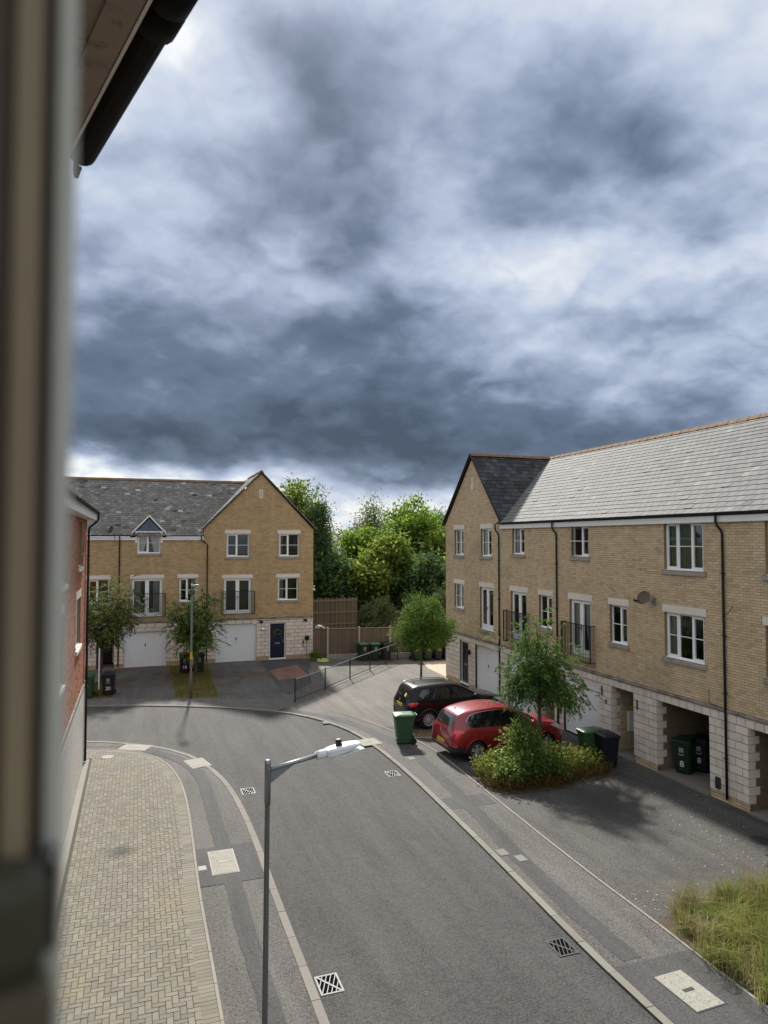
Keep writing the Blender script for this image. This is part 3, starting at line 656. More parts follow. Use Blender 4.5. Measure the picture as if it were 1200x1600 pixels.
def front_door(root, F, u0, u1, z0, z1, mat, rec=.07, wreath=False):
    m = MB(); framebox(m, F, u0, u1, z0, z1, .065, -rec - .06, -rec + .01); m.fb(F, u0 - .02, u1 + .02, z0 - .01, z0 + .065, -rec + .01, .03); fr = m.build('door_frame', M['upvc'], root)
    m = MB(); a, b, c, e = u0 + .067, u1 - .067, z0 + .067, z1 - .067; m.fb(F, a, b, c, e, -rec - .05, -rec - .008)
    for (p0, p1, q0, q1) in ((.12, .44, .06, .36), (.56, .88, .06, .36), (.12, .36, .52, .90), (.64, .88, .52, .90)):
        A, B, C_, D_ = a + (b - a) * p0, a + (b - a) * p1, c + (e - c) * q0, c + (e - c) * q1
        framebox(m, F, A, B, C_, D_, .03, -rec - .008, -rec + .004)
    dr = m.build('door', M[mat], root)
    for p0, p1 in ((.15, .33), (.67, .85)):
        m = MB(); A, B = a + (b - a) * p0, a + (b - a) * p1; m.fb(F, A, B, c + (e - c) * .55, c + (e - c) * .87, -rec - .006, -rec - .003); m.build('pane', M['carglass'], dr)
    m = MB(); uc = (a + b) / 2; m.fb(F, uc - .15, uc + .15, c + .83, c + .91, -rec - .006, -rec + .006); m.build('letterbox', M['galv'], dr)
    m = MB(); ha = a + .07 if mat == 'doorblk' else b - .07; m.fb(F, ha - .015, ha + .015, c + .92, c + 1.1, -rec - .006, -rec + .03); m.fb(F, ha - .06, ha + .06, c + .98, c + 1.0, -rec + .03, -rec + .045); m.build('handle', M['galv'], dr)
    return dr
def downpipe(root, pts, r=.034, brackets=(), F=None, shoe=True):
    m = MB(); m.tube(pts, r, 10); o = m.build('downpipe', M['black'], root, smooth=True)
    for (q) in brackets:
        m = MB(); q = Vector(q); m.lathe([(r + .004, -.025), (r + .010, -.02), (r + .010, .02), (r + .004, .025)], q, 12); m.box(q.x - .05, q.x + .05, q.y - .05, q.y + .05, -.008 + q.z, .008 + q.z); m.build('pipe_bracket', M['black'], o)
    return o
def gutter(root, a, b, r=.06, mat='black', down=Vector((0, 0, -1)), brk=.9):
    a, b = Vector(a), Vector(b); t = (b - a).normalized(); s_ = t.cross(Vector((0, 0, 1))); m = MB(); n = 9; P = []
    for rr in (r, r - .006):
        for e in (a, b):
            for j in range(n):
                an = math.pi * j / (n - 1); P.append(e + s_ * math.cos(an) * rr - Vector((0, 0, 1)) * math.sin(an) * rr)
    fs = []
    for o_ in (0, 2 * n): fs += [(o_ + j, o_ + j + 1, o_ + n + j + 1, o_ + n + j) for j in range(n - 1)]
    fs += [(0, n, 3 * n, 2 * n), (n - 1, 2 * n - 1, 4 * n - 1, 3 * n - 1)]; fs += [tuple(range(n)), tuple(range(n, 2 * n))]
    m.add(P, fs); o = m.build('gutter', M[mat], root)
    L = (b - a).length; k = max(1, int(L / brk))
    for i in range(k + 1):
        c = a + t * (L * (i + .5) / (k + 1)); m = MB(); P = []
        for e in (c - t * .02, c + t * .02):
            for rr in (r + .002, r + .008):
                for j in range(n):
                    an = math.pi * j / (n - 1); P.append(e + s_ * math.cos(an) * rr - Vector((0, 0, 1)) * math.sin(an) * rr)
        fs = [(n + j, n + j + 1, 3 * n + j + 1, 3 * n + j) for j in range(n - 1)] + [(j, j + 1, n + j + 1, n + j) for j in range(n - 1)] + [(2 * n + j, 2 * n + j + 1, 3 * n + j + 1, 3 * n + j) for j in range(n - 1)]
        m.add(P, fs); m.build('gutter_bracket', M[mat], o)
    return o
def slates(F, rows, ext, w=.30, g_=.25, lap=.04):
    items = []
    for r in range(rows):
        v0, v1 = r * g_, (r + 1) * g_ + lap; e = ext(v0 + g_ / 2)
        if e is None: continue
        sh = (r % 2) * w / 2; k0 = math.floor((e[0] - sh) / w); u = sh + k0 * w
        while u < e[1] - .02:
            x0, x1 = max(e[0], u), min(e[1], u + w)
            if x1 - x0 > .05:
                j = random.uniform(0, .003) + (random.random() < .02) * .012
                items.append((x0 + .007, x1 - .007, v0 - random.uniform(0, .008), v1, .004, .020 + j, .005))
            u += w
    return items
def ridge(root, a, b, name='ridge_tile', L=.45, w=.16, h=.09):
    a, b = Vector(a), Vector(b); t = (b - a).normalized(); s_ = t.cross(Vector((0, 0, 1))).normalized(); n = int((b - a).length / L); L = (b - a).length / n
    prof = ((-w, -h), (-w * .62, -.02), (-.04, .045), (.04, .045), (w * .62, -.02), (w, -h))
    key = ('ridge', round(L, 3), tuple(round(x, 2) for x in t)); 
    if key not in SHARED:
        m = MB(); P = []
        for e, q in ((.004, 1.0), (L * .86, .97), (L * .87, 1.08), (L - .004, 1.08)):
            P += [t * e + s_ * x * q + Vector((0, 0, z * (q if z > 0 else 1))) for x, z in prof]
        k = len(prof); m.add(P, [(i * k + j, i * k + j + 1, (i + 1) * k + j + 1, (i + 1) * k + j) for i in range(3) for j in range(k - 1)] + [tuple(range(k)), tuple(reversed(range(3 * k, 4 * k)))])
        me = bpy.data.meshes.new(name); me.from_pydata(m.v, [], m.f); me.materials.append(M['ridge']); SHARED[key] = me
    for i in range(n):
        o = bpy.data.objects.new(name, SHARED[key]); o.location = a + t * (L * i) + Vector((0, 0, random.uniform(-.006, .006))) - ORG.get(root, Vector((0, 0, 0))); finish(o, root)
def stonework(F, z_rows, u0, u1, holes, off=0.0, L=.45, n1=.026):
    items = []
    for r, (z0, z1) in enumerate(z_rows):
        iv = [(u0, u1)]; zm = (z0 + z1) / 2
        for h in holes:
            if h[2] < zm < h[3]: iv = sub(iv, h[0], h[1])
        sh = off + (r % 2) * L / 2
        for a, b in iv:
            u = sh + math.floor((a - sh) / L) * L; segs = []
            while u < b - 1e-4:
                segs.append([max(a, u), min(b, u + L)]); u += L
            if len(segs) > 1 and segs[0][1] - segs[0][0] < .09: segs[1][0] = segs[0][0]; segs.pop(0)
            if len(segs) > 1 and segs[-1][1] - segs[-1][0] < .09: segs[-2][1] = segs[-1][1]; segs.pop()
            items += [(x0 + .010, x1 - .010, z0 + .010, z1 - .010, -.01, n1) for x0, x1 in segs if x1 - x0 > .03]
    return items
M['carglass'] = pmat('dark tinted glass', (.010, .012, .014), .03, 0, 1, 0, 1, spec=.7)
def snapz(z, zb): return zb + round((z - zb) / CB) * CB

# ------------------------------------------------------------------ right-hand terrace
FR = Frame((15.15, 0, 0), (0, 1, 0), (0, 0, 1), (-1, 0, 0))
ZB = 2.53; UMIN, UMAX = 7.0, 33.55; EAVE = 7.78
rt = thing('terraced_house', 'buff brick terrace with grey slate roof, carports and a front gable, on the right', 'house', (19.4, 22, 0))
def s(z): return snapz(z, ZB)
wins = []  # u0,u1,z0,z1, kwargs
def addw(u0, u1, z0, z1, **k): wins.append((u0, u1, s(z0), s(z1), k))
cas = dict(lights=(.47, .53), sash=(1, 0))
addw(31.43, 32.45, 6.38, 7.63, lintel=1, curtain=[('d', .05, .95, 'curtain')], **cas)
addw(28.54, 29.57, 6.38, 7.63, lintel=1, curtain=[('d', .5, .98, 'curtain')], **cas)
addw(31.45, 32.48, 3.73, 4.93, lintel=1, curtain=[('d', .05, .95, 'curtain')], **cas)
addw(28.40, 29.70, 2.95, 4.93, lintel=2, door=True, bar=False, lights=(.5, .5), sash=(1, 1), sill=True, curtain=[('d', .0, .2, 'curtaind')])
addw(25.66, 26.65, 6.48, 7.60, curtain=[('d', .55, .98, 'curtain')], **cas)
addw(25.52, 26.82, 2.90, 4.93, lintel=2, door=True, bar=False, sash=(1, 1), sill=False, curtain=[('d', .0, .3, 'curtaind')])
addw(23.66, 24.56, 3.62, 4.93, lintel=1, **cas)
addw(21.27, 22.29, 6.50, 7.60, open_l=1, curtain=[('d', .4, .6, 'curtaind')], **cas)
addw(21.17, 22.46, 2.90, 4.90, lintel=2, door=True, bar=False, sash=(1, 1), sill=False, curtain=[('tie', .02, .48, 'curtain'), ('tie', .52, .98, 'curtain')])
addw(19.22, 20.10, 3.65, 4.90, lintel=1, **cas)
addw(15.88, 17.45, 6.23, 7.60, lights=(.33, .34, .33), sash=(1, 0, 1), curtain=[('d', .28, .98, 'blind')])
addw(15.90, 17.48, 3.60, 4.95, lights=(.33, .34, .33), sash=(1, 0, 1), lintel=2, curtain=[('d', .66, .97, 'curtaind')])
addw(12.20, 13.78, 6.23, 7.60, lights=(.33, .34, .33), sash=(1, 0, 1), curtain=[('d', .0, .4, 'curtain')])
addw(12.20, 13.82, 3.60, 4.95, lights=(.33, .34, .33), sash=(1, 0, 1), lintel=2)
addw(9.4, 10.4, 6.5, 7.6, **cas); addw(9.2, 10.5, 2.90, 4.90, lintel=2, door=True, bar=False, sash=(1, 1), sill=False)
holes = [w[:4] for w in wins]; blocks = []
for u0, u1, z0, z1, k in wins:
    blocks.append((u0, u1, z0, z1))
    if k.get('lintel'): blocks.append((u0 - .10, u1 + .10, z1, z1 + .225))
    if k.get('sill', True): blocks.append((u0 - .10, u1 + .10, z0 - .15, z0))
GA, GE, GL = 30.43, 7.95, 27.55            # gable apex, kneeler height, right verge
def ext_r(z):
    if z <= 7.78 + .02: return (UMIN, UMAX)
    a = GL + (z - GE) * (GA - GL) / (11.08 - GE); b = UMAX - max(0, z - GE) * (UMAX - GA) / (11.08 - GE)
    return (max(a, 27.2), min(b, UMAX)) if b - a > .08 else None
m = MB(); wallsheet(m, FR, UMIN, UMAX, ZB, EAVE, holes)
m.add([FR.p(GL - .1, EAVE), FR.p(UMAX, EAVE), FR.p(UMAX, GE), FR.p(GA, 11.08), FR.p(GL, GE)], [(0, 1, 2, 3, 4)], FR.flip)
wall = m.build('wall', M['mortar'], rt)
emit(FR, bricks(FR, ZB, 11.1, ext_r, blocks), 'brick', M['brick'], wall, 300)
# gable end wall at the far side and rear walls
m = MB(); m.box(15.16, 23.8, 33.40, 33.54, 0, 7.7); m.box(23.7, 23.85, 7.0, 33.4, 0, 7.7); m.box(15.3, 23.7, 7.0, 7.15, 0, 7.7); m.build('rear_wall', M['brick'], rt)
for (u0, u1, z0, z1, k) in wins: window(rt, FR, u0, u1, z0, z1, **k)
for (a, b) in ((25.25, 27.1), (20.92, 22.72), (8.95, 10.75)): balcony(rt, FR, a, b, 2.78, 4.10)
for (a, b) in ((25.25, 27.1), (20.92, 22.72), (8.95, 10.75)):
    m = MB(); m.fb(FR, a + .02, b - .05, 2.66, 2.77, -.02, .075); m.build('balcony_sill', M['sill'], rt)
# ground floor: openings in the stone
OP = [(30.20, 27.90, 'g'), (24.85, 27.10, 'g'), (20.74, 22.90, 'g'), (18.94, 20.07, 'p'), (23.50, 24.45, 'p'), (15.76, 17.86, 'c'), (12.30, 14.42, 'c'), (8.4, 10.6, 'g'), (30.92, 31.85, 'd')]
gh = [(min(a, b), max(a, b), 0.0, 2.19, .14) for a, b, k in OP]
m = MB(); wallsheet(m, FR, UMIN, UMAX, 0, ZB - .1, gh, n=0.0); gw = m.build('ground_floor_wall', M['darkmortar'], rt)
zr = [(.22 + i * .219, .22 + (i + 1) * .219) for i in range(9)] + [(2.191, 2.425)]
emit(FR, stonework(FR, zr[:9], UMIN, UMAX, gh), 'stone_block', M['stone'], gw, 300)
emit(FR, stonework(FR, zr[9:], UMIN, UMAX, [], off=.1, L=.30), 'lintel_block', M['stone'], gw, 120)
emit(FR, bricks(FR, -.005, .22, lambda z: (UMIN, UMAX), [h[:4] for h in gh]), 'plinth_brick', M['brick'], gw, 60)
x = UMIN; i = 0
while x < UMAX:
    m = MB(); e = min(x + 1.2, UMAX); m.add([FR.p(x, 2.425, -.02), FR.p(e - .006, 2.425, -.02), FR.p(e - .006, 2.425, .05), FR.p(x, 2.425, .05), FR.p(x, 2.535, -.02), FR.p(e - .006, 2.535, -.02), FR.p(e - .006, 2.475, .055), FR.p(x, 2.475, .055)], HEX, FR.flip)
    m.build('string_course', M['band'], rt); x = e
for a, b, k in OP:
    a, b = min(a, b), max(a, b)
    if k == 'g': garage_door(rt, FR, a, b, 0.02, 2.16)
    if k == 'd': front_door(rt, FR, a, b, 0.10, 2.17, 'doorblk')
# recessed porches and open carports: lined with brick, quoined with stone
def recess(a, b, depth, door=False):
    fl = MB(); fl.fb(FR, a + .002, b - .002, .0, .045, -depth, .10); fl.build('porch_floor' if door else 'carport_floor', M['floor'], rt)
    wl = MB()
    wl.add([FR.p(a, 0, -.1), FR.p(a, 2.3, -.1), FR.p(a, 2.3, -depth), FR.p(a, 0, -depth)], [(0, 1, 2, 3)])
    wl.add([FR.p(b, 0, -.1), FR.p(b, 2.3, -.1), FR.p(b, 2.3, -depth), FR.p(b, 0, -depth)], [(0, 1, 2, 3)])
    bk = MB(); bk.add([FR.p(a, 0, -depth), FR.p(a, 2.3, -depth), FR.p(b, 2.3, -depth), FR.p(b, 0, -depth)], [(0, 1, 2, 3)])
    bk.add([FR.p(a, 2.192, -.1), FR.p(b, 2.192, -.1), FR.p(b, 2.192, -depth), FR.p(a, 2.192, -depth)], [(0, 1, 2, 3)]); bk.build('recess_lining', M['shadelining'], rt)
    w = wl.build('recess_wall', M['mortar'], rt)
    Fs = Frame((15.15, b, 0), (1, 0, 0), (0, 0, 1), (0, -1, 0))       # the side wall that faces the street end
    q = [(0, .34 if i % 2 else .2, z0, z1) for i, (z0, z1) in enumerate(zr[:9])]
    emit(Fs, [(x0 + .0, x1 - .006, z0 + .006, z1 - .006, -.01, .012) for x0, x1, z0, z1 in q], 'quoin_block', M['stone'], w, 20)
    emit(Fs, bricks(Fs, -.005, 2.19, lambda z: (.0, min(depth, 2.5)), q + [(0, 0, 0, 0)]), 'brick', M['brick'] if door else M['brickshade'], w, 0)
    if door:
        Fb = Frame((15.15 + depth, 0, 0), (0, 1, 0), (0, 0, 1), (-1, 0, 0)); front_door(rt, Fb, a + .08, b - .08, .05, 2.1, 'doorblk', rec=-.08)
        m = MB(); m.fb(Fs, .62, .98, .65, 1.30, .01, .09); m.build('meter_box', M['upvc'], rt)
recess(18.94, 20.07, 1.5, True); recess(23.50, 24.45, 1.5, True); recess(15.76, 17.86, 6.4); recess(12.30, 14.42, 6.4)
# fascia, gutter and downpipes
for a, b in ((UMIN, 15.35), (15.354, 23.2), (23.204, 27.6)):
    m = MB(); m.fb(FR, a, b, 7.60, 7.775, .0, .10); m.build('fascia', M['fascia'], rt)
gutter(rt, (14.985, UMIN, 7.865), (14.985, 27.72, 7.865), .062)
def pipeR(u, bot=.12, zs=(6.2, 4.5, 2.95, 1.2)):
    X = 15.15 - .06; downpipe(rt, [(14.985, u + .12, 7.82), (14.985, u + .12, 7.62), (15.0, u + .10, 7.52), (X - .01, u + .02, 7.36), (X, u, 7.27), (X, u, 4), (X, u, bot)], brackets=[(X, u, z) for z in zs])
pipeR(15.13); pipeR(23.22); pipeR(27.76)
# roof
PL = math.hypot(4.52, 3.34); cs, sn = 4.52 / PL, 3.34 / PL
FM = Frame((14.97, 0, 7.86), (0, 1, 0), (cs, 0, sn), (-sn, 0, cs))
m = MB()
m.add([FM.p(UMIN - .1, 0), FM.p(27.6, 0), FM.p(GA, PL), FM.p(UMIN - .1, PL)], [(0, 1, 2, 3)], FM.flip)
m.quad((19.49, UMIN - .1, 11.2), (19.49, 33.6, 11.2), (24.0, 33.6, 7.86), (24.0, UMIN - .1, 7.86))
GLn = math.hypot(GA - 27.45, 11.2 - 7.98); gc, gs = (GA - 27.45) / GLn, (11.2 - 7.98) / GLn
FG = Frame((0, 27.45, 7.98), (1, 0, 0), (0, gc, gs), (0, -gs, gc))
m.add([FG.p(15.0, 0), FG.p(15.05, .0), FG.p(19.5, GLn), FG.p(15.0, GLn)], [(0, 1, 2, 3)], FG.flip)
m.quad((15.0, GA, 11.2), (19.5, GA, 11.2), (19.5, 33.75, 7.85), (15.0, 33.75, 7.85)); m.quad((19.5, GA, 11.2), (24, GA, 11.2), (24, 33.75, 7.85), (19.5, 33.75, 7.85))
roof = m.build('roof', M['lead'], rt)
emit(FM, slates(FM, 22, lambda v: (UMIN - .1, 27.6 + (GA - 27.6) * v / PL - .03), .30, PL / 22), 'slate', M['slate'], roof, 300)
emit(FG, slates(FG, 17, lambda v: (14.99, 15.05 + (19.5 - 15.05) * v / GLn - .02), .30, GLn / 17), 'shaded_slate', M['slateshade'], roof, 250)
m = MB(); m.tube([(14.97, 27.55, 7.90), (19.5, GA, 11.22)], .035, 6); m.build('valley_flashing', M['lead'], roof)
ridge(roof, (19.5, UMIN, 11.23), (19.5, GA, 11.23)); ridge(roof, (15.02, GA, 11.23), (19.4, GA, 11.23))
# gable verge mortar line and vent
for sgn, ue in ((1, 33.72), (-1, GL - .1)):
    m = MB(); a, b = Vector((14.985, ue, GE - .10)), Vector((14.985, GA, 11.17)); n_ = Vector((0, 0, .07))
    m.add([a, b, b + Vector((.17, 0, 0)), a + Vector((.17, 0, 0)), a + n_, b + n_, b + n_ + Vector((.17, 0, 0)), a + n_ + Vector((.17, 0, 0))], HEX); m.build('verge', M['darkmortar'], roof)
m = MB(); framebox(m, FR, GA - .11, GA + .11, 9.55, 10.10, .06, 0, .02); m.fb(FR, GA - .05, GA + .05, 9.61, 10.04, .0, .008); m.build('gable_vent', M['lintel'], rt)
# wall fittings
m = MB(); m.tube([FR.p(18.42, 5.0, .012), FR.p(18.42, 2.85, .012), FR.p(18.5, 2.78, .012), FR.p(18.9, 2.78, .012)], .006, 5); m.build('cable', M['lintel'], rt)
m = MB(); m.tube([FR.p(15.75, 2.95, .012), FR.p(15.75, 2.62, .012), FR.p(15.70, 2.56, .02), FR.p(15.2, 2.53, .05)], .008, 5); m.build('cable', M['black'], rt)
m = MB(); m.tube([FR.p(15.13, 5.0, .03), FR.p(15.05, 5.1, .03), FR.p(14.95, 5.2, .012), FR.p(14.85, 5.35, .012)], .006, 5); m.build('cable', M['black'], rt)
for u, z in ((20.33, 1.62), (20.55, 1.95), (18.75, 1.85)):
    m = MB(); m.fb(FR, u - .035, u + .035, z - (.16 if z > 1.7 else .08), z + (.16 if z > 1.7 else .08), .014, .05); o = m.build('wall_plate', M['iron'], rt); bevel(o, .02, 2)
for u in (30.72,):
    m = MB(); m.lathe([(.0, 0), (.07, .02), (.08, .10), (.05, .2), (.0, .24)], FR.p(u, 1.62, .09), 12); m.fb(FR, u - .04, u + .04, 1.6, 1.86, .014, .05); m.build('wall_lantern', M['black'], rt, smooth=True)
m = MB(); m.fb(FR, 15.36, 15.52, .30, .62, .014, .10); o = m.build('hose_bracket', M['iron'], rt); bevel(o, .03, 2)
# satellite dish
t = thing('satellite_dish', 'round brown weathered satellite dish on the buff brick wall', 'satellite dish', FR.p(18.0, 5.2, 0))
dm = pmat('weathered dish', (.125, .085, .06), .7, .2, 6, .1, 40)
c = FR.p(18.02, 5.31, .30); ax = Vector((-.72, -.38, .42)).normalized(); s1 = ax.cross(Vector((0, 0, 1))).normalized(); s2 = s1.cross(ax)
m = MB(); P = []; n = 24
for r_, h_ in ((0.001, 0), (.08, .006), (.16, .024), (.19, .045), (.205, .052), (.21, .048), (.19, .036), (.16, .013), (.08, -.006), (.001, -.012)):
    P += [c + s1 * math.cos(2 * math.pi * j / n) * r_ + s2 * math.sin(2 * math.pi * j / n) * r_ * 1.05 + ax * h_ for j in range(n)]
m.add(P, [(i * n + j, i * n + (j + 1) % n, (i + 1) * n + (j + 1) % n, (i + 1) * n + j) for i in range(9) for j in range(n)]); m.build('dish', dm, t, smooth=True)
lnb = c + ax * .22 - s2 * .20 + Vector((0, .26, 0))
m = MB(); m.tube([c - s2 * .20 + ax * .03, c - s2 * .24 + ax * .12 + Vector((0, .13, 0)), lnb - ax * .03], .014, 7); m.build('feed_arm', M['blackmetal'], t)
m = MB(); m.tube([lnb - ax * .04, lnb + ax * .06], .032, 10); m.tube([lnb + ax * .0, lnb - s1 * .13 - ax * .01], .026, 8); m.build('receiver', M['black'], t)
m = MB(); m.tube([c - ax * .01, c - ax * .07, FR.p(17.92, 5.2, .12), FR.p(17.92, 5.2, .01)], .022, 8); m.fb(FR, 17.84, 18.0, 5.08, 5.32, .008, .03); m.build('bracket', M['galv'], t)

# ------------------------------------------------------------------ left-hand terrace facing down the street
FL = Frame((0, 42, 0), (1, 0, 0), (0, 0, 1), (0, -1, 0))
lt = thing('terraced_house', 'buff brick terrace with lichened roof, dormer and wide gable at the road end', 'house', (3, 46, 0))
LMIN, LMAX, LG = -9.0, 10.13, 3.62
wins = []
addw(4.93, 6.24, 6.15, 7.51, lintel=1, **cas); addw(8.02, 9.24, 6.13, 7.51, lintel=1, **cas); addw(7.96, 9.19, 3.50, 4.85, lintel=1, curtain=[('d', .0, .3, 'curtaind')], **cas)
addw(4.80, 6.38, 2.78, 4.88, lintel=2, door=True, bar=False, sash=(1, 1), sill=False)
addw(-.27, 1.37, 2.78, 4.90, lintel=2, door=True, bar=False, sash=(1, 1), sill=False, curtain=[('d', .0, .3, 'curtaind'), ('d', .7, 1., 'curtaind')])
addw(2.29, 3.26, 3.58, 4.90, lintel=1, curtain=[('d', .7, 1., 'curtaind')], **cas)
addw(-2.55, -1.45, 3.58, 4.90, lintel=1, **cas)
addw(-.01, 1.24, 6.34, 7.53, curtain=[('tie', .03, .47, 'curtain'), ('tie', .53, .97, 'curtain')], **cas)
addw(-6.2, -4.9, 6.34, 7.28, **cas); addw(-6.2, -4.9, 3.58, 4.9, lintel=1, **cas)
holes = [w[:4] for w in wins]; blocks = []
for u0, u1, z0, z1, k in wins:
    blocks.append((u0, u1, z0, z1))
    if k.get('lintel'): blocks.append((u0 - .10, u1 + .10, z1, z1 + .225))
    if k.get('sill', True): blocks.append((u0 - .10, u1 + .10, z0 - .15, z0))
LA, LE, LAZ = 6.93, 7.75, 11.08
def ext_l(z):
    if z <= 7.25: return (LMIN, LMAX)
    a = LG + max(0, z - LE) * (LA - LG) / (LAZ - LE); b = LMAX - max(0, z - LE) * (LMAX - LA) / (LAZ - LE)
    return (a, b) if b - a > .08 else None
m = MB(); wallsheet(m, FL, LMIN, LG, ZB, 7.25, [h for h in holes if h[1] < LG]); wallsheet(m, FL, LG, LMAX, ZB, LE, [h for h in holes if h[0] > LG])
m.add([FL.p(LG, LE), FL.p(LMAX, LE), FL.p(LA, LAZ)], [(0, 1, 2)], FL.flip)
wl = m.build('wall', M['mortar'], lt)
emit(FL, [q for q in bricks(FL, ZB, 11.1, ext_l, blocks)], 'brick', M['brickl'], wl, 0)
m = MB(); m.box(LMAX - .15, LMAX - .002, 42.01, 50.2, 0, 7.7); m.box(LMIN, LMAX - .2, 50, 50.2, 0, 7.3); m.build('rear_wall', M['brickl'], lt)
for (u0, u1, z0, z1, k) in wins: window(lt, FL, u0, u1, z0, z1, **k)
for a, b in ((4.66, 6.58), (-.42, 1.55)): balcony(lt, FL, a, b, 2.78, 4.12)
OPL = [(4.36, 6.70, 'g'), (-.66, 1.64, 'g'), (7.47, 8.46, 'd'), (-2.05, -1.15, 'p')]
ghl = [(a, b, -.2, 2.20 if a > 3 else 2.04, .14) for a, b, k in OPL]
m = MB(); wallsheet(m, FL, LMIN, LMAX, -.1, ZB - .1, ghl); gl = m.build('ground_floor_wall', M['darkmortar'], lt)
emit(FL, stonework(FL, zr[:9], LMIN, LMAX, ghl), 'stone_block', M['stone'], gl, 300)
emit(FL, stonework(FL, zr[9:], LMIN, LMAX, [], off=.1), 'lintel_block', M['stone'], gl, 60)
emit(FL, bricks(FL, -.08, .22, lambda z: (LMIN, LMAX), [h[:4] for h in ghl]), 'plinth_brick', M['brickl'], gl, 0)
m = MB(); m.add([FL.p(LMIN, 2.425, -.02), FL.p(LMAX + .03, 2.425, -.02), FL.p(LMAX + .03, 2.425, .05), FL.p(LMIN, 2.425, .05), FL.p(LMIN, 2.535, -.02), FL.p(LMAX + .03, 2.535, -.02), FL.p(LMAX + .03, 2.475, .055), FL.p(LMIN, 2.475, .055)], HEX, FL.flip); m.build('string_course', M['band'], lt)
for a, b, k in OPL:
    if k == 'g': garage_door(lt, FL, a, b, -.03, 2.17 if a > 3 else 2.01)
    if k == 'd': navy = front_door(lt, FL, a, b, .02, 2.19, 'doornavy')
m = MB(); m.box(-2.05, -1.15, 42.14, 43.6, -.05, .03); m.build('porch_floor', M['floor'], lt)
m = MB(); m.quad((-2.05, 42.1, 0), (-2.05, 43.6, 0), (-2.05, 43.6, 2.3), (-2.05, 42.1, 2.3)); m.quad((-1.15, 42.1, 0), (-1.15, 43.6, 0), (-1.15, 43.6, 2.3), (-1.15, 42.1, 2.3)); m.quad((-2.05, 42.1, 2.1), (-2.05, 43.6, 2.1), (-1.15, 43.6, 2.1), (-1.15, 42.1, 2.1)); m.build('recess_wall', M['brickl'], lt)
front_door(lt, Frame((0, 43.6, 0), (1, 0, 0), (0, 0, 1), (0, -1, 0)), -2.0, -1.2, .03, 2.05, 'doorblk', rec=-.08)
# wreath of leaves on the navy door
m = MB()
for k_ in range(120):
    an = random.uniform(0, 6.283); rr = .15 + random.gauss(0, .025); c = FL.p(7.965 + rr * math.cos(an), 1.62 + rr * math.sin(an), -.03 + random.uniform(0, .03)); a_ = Vector((random.gauss(0, 1), random.gauss(0, .3), random.gauss(0, 1))).normalized() * .045; b_ = Vector((random.gauss(0, 1), random.gauss(0, .3), random.gauss(0, 1))).normalized() * .02
    m.cur = random.uniform(.01, 1); m.quad(c - a_, c + b_, c + a_, c - b_)
m.build('wreath', leafmat('wreath leaves', [(.05, .06, .03), (.12, .13, .07), (.22, .2, .1)]), navy)
# fascia, gutter, pipes
DM0, DM1 = -.10, 1.34
for a, b in ((LMIN, DM0), (DM1, LG)):
    m = MB(); m.fb(FL, a, b, 7.10, 7.26, .0, .10); m.build('fascia', M['fascia'], lt); gutter(lt, (b, 41.83, 7.36), (a, 41.83, 7.36), .06)
def pipeL(u, bot=.1, swan=0):
    Y = 41.94; downpipe(lt, [(u - swan, 41.83, 7.31), (u - swan, 41.84, 7.16), (u - swan * .7, 41.88, 7.02), (u, Y, 6.85), (u, Y, 3.4), (u, Y, bot)], brackets=[(u, Y, z) for z in (5.9, 4.2, 2.6)])
pipeL(-.93); pipeL(3.84, swan=.35)
# roofs
LP = math.hypot(4.2, 3.48); lc, ls = 4.2 / LP, 3.48 / LP
FS = Frame((0, 41.84, 7.36), (1, 0, 0), (0, lc, ls), (0, -ls, lc))
m = MB(); m.add([FS.p(LMIN - .2, 0), FS.p(LG, 0), FS.p(LG, .55), FS.p(6.55, LP), FS.p(LMIN - .2, LP)], [(0, 1, 2, 3, 4)], FS.flip)
m.quad((LMIN - .2, 46.04, 10.84), (6.6, 46.04, 10.84), (6.6, 50.3, 7.36), (LMIN - .2, 50.3, 7.36))
LQ = math.hypot(LA - 3.52, 11.2 - 7.78); qc, qs = (LA - 3.52) / LQ, (11.2 - 7.78) / LQ
FQ = Frame((3.52, 0, 7.78), (0, 1, 0), (qc, 0, qs), (-qs, 0, qc)); FQ2 = Frame((10.34, 0, 7.78), (0, 1, 0), (-qc, 0, qs), (qs, 0, qc))
m.add([FQ.p(41.86, 0), FQ.p(50.3, 0), FQ.p(50.3, LQ), FQ.p(41.86, LQ)], [(0, 1, 2, 3)]); m.add([FQ2.p(41.86, 0), FQ2.p(50.3, 0), FQ2.p(50.3, LQ), FQ2.p(41.86, LQ)], [(0, 1, 2, 3)])
lroof = m.build('roof', M['lead'], lt)
def ext_s(v):
    z = 7.36 + v * ls; return (LMIN - .2, LG + max(0, z - 7.85))
emit(FS, slates(FS, 27, ext_s, .30, LP / 27), 'slate', M['slatel'], lroof, 0)
emit(FQ, slates(FQ, 19, lambda v: (41.86, 46.6), .30, LQ / 19), 'slate', M['slatel'], lroof, 0)
ridge(lroof, (LMIN, 46.04, 10.87), (6.6, 46.04, 10.87)); ridge(lroof, (LA, 41.88, 11.22), (LA, 46.6, 11.22))
for ue in (3.50, 10.36):
    m = MB(); a, b = Vector((ue, 41.83, LE - .06)), Vector((LA, 41.83, 11.16)); n_ = Vector((0, 0, .06)); y_ = Vector((0, .18, 0))
    m.add([a, b, b + y_, a + y_, a + n_, b + n_, b + n_ + y_, a + n_ + y_], HEX); m.build('verge', M['band'], lroof)
m = MB(); framebox(m, FL, LA - .11, LA + .11, 9.60, 10.12, .07, 0, .02); m.fb(FL, LA - .04, LA + .04, 9.67, 10.05, 0, .006); m.build('gable_vent', M['lintel'], lt)
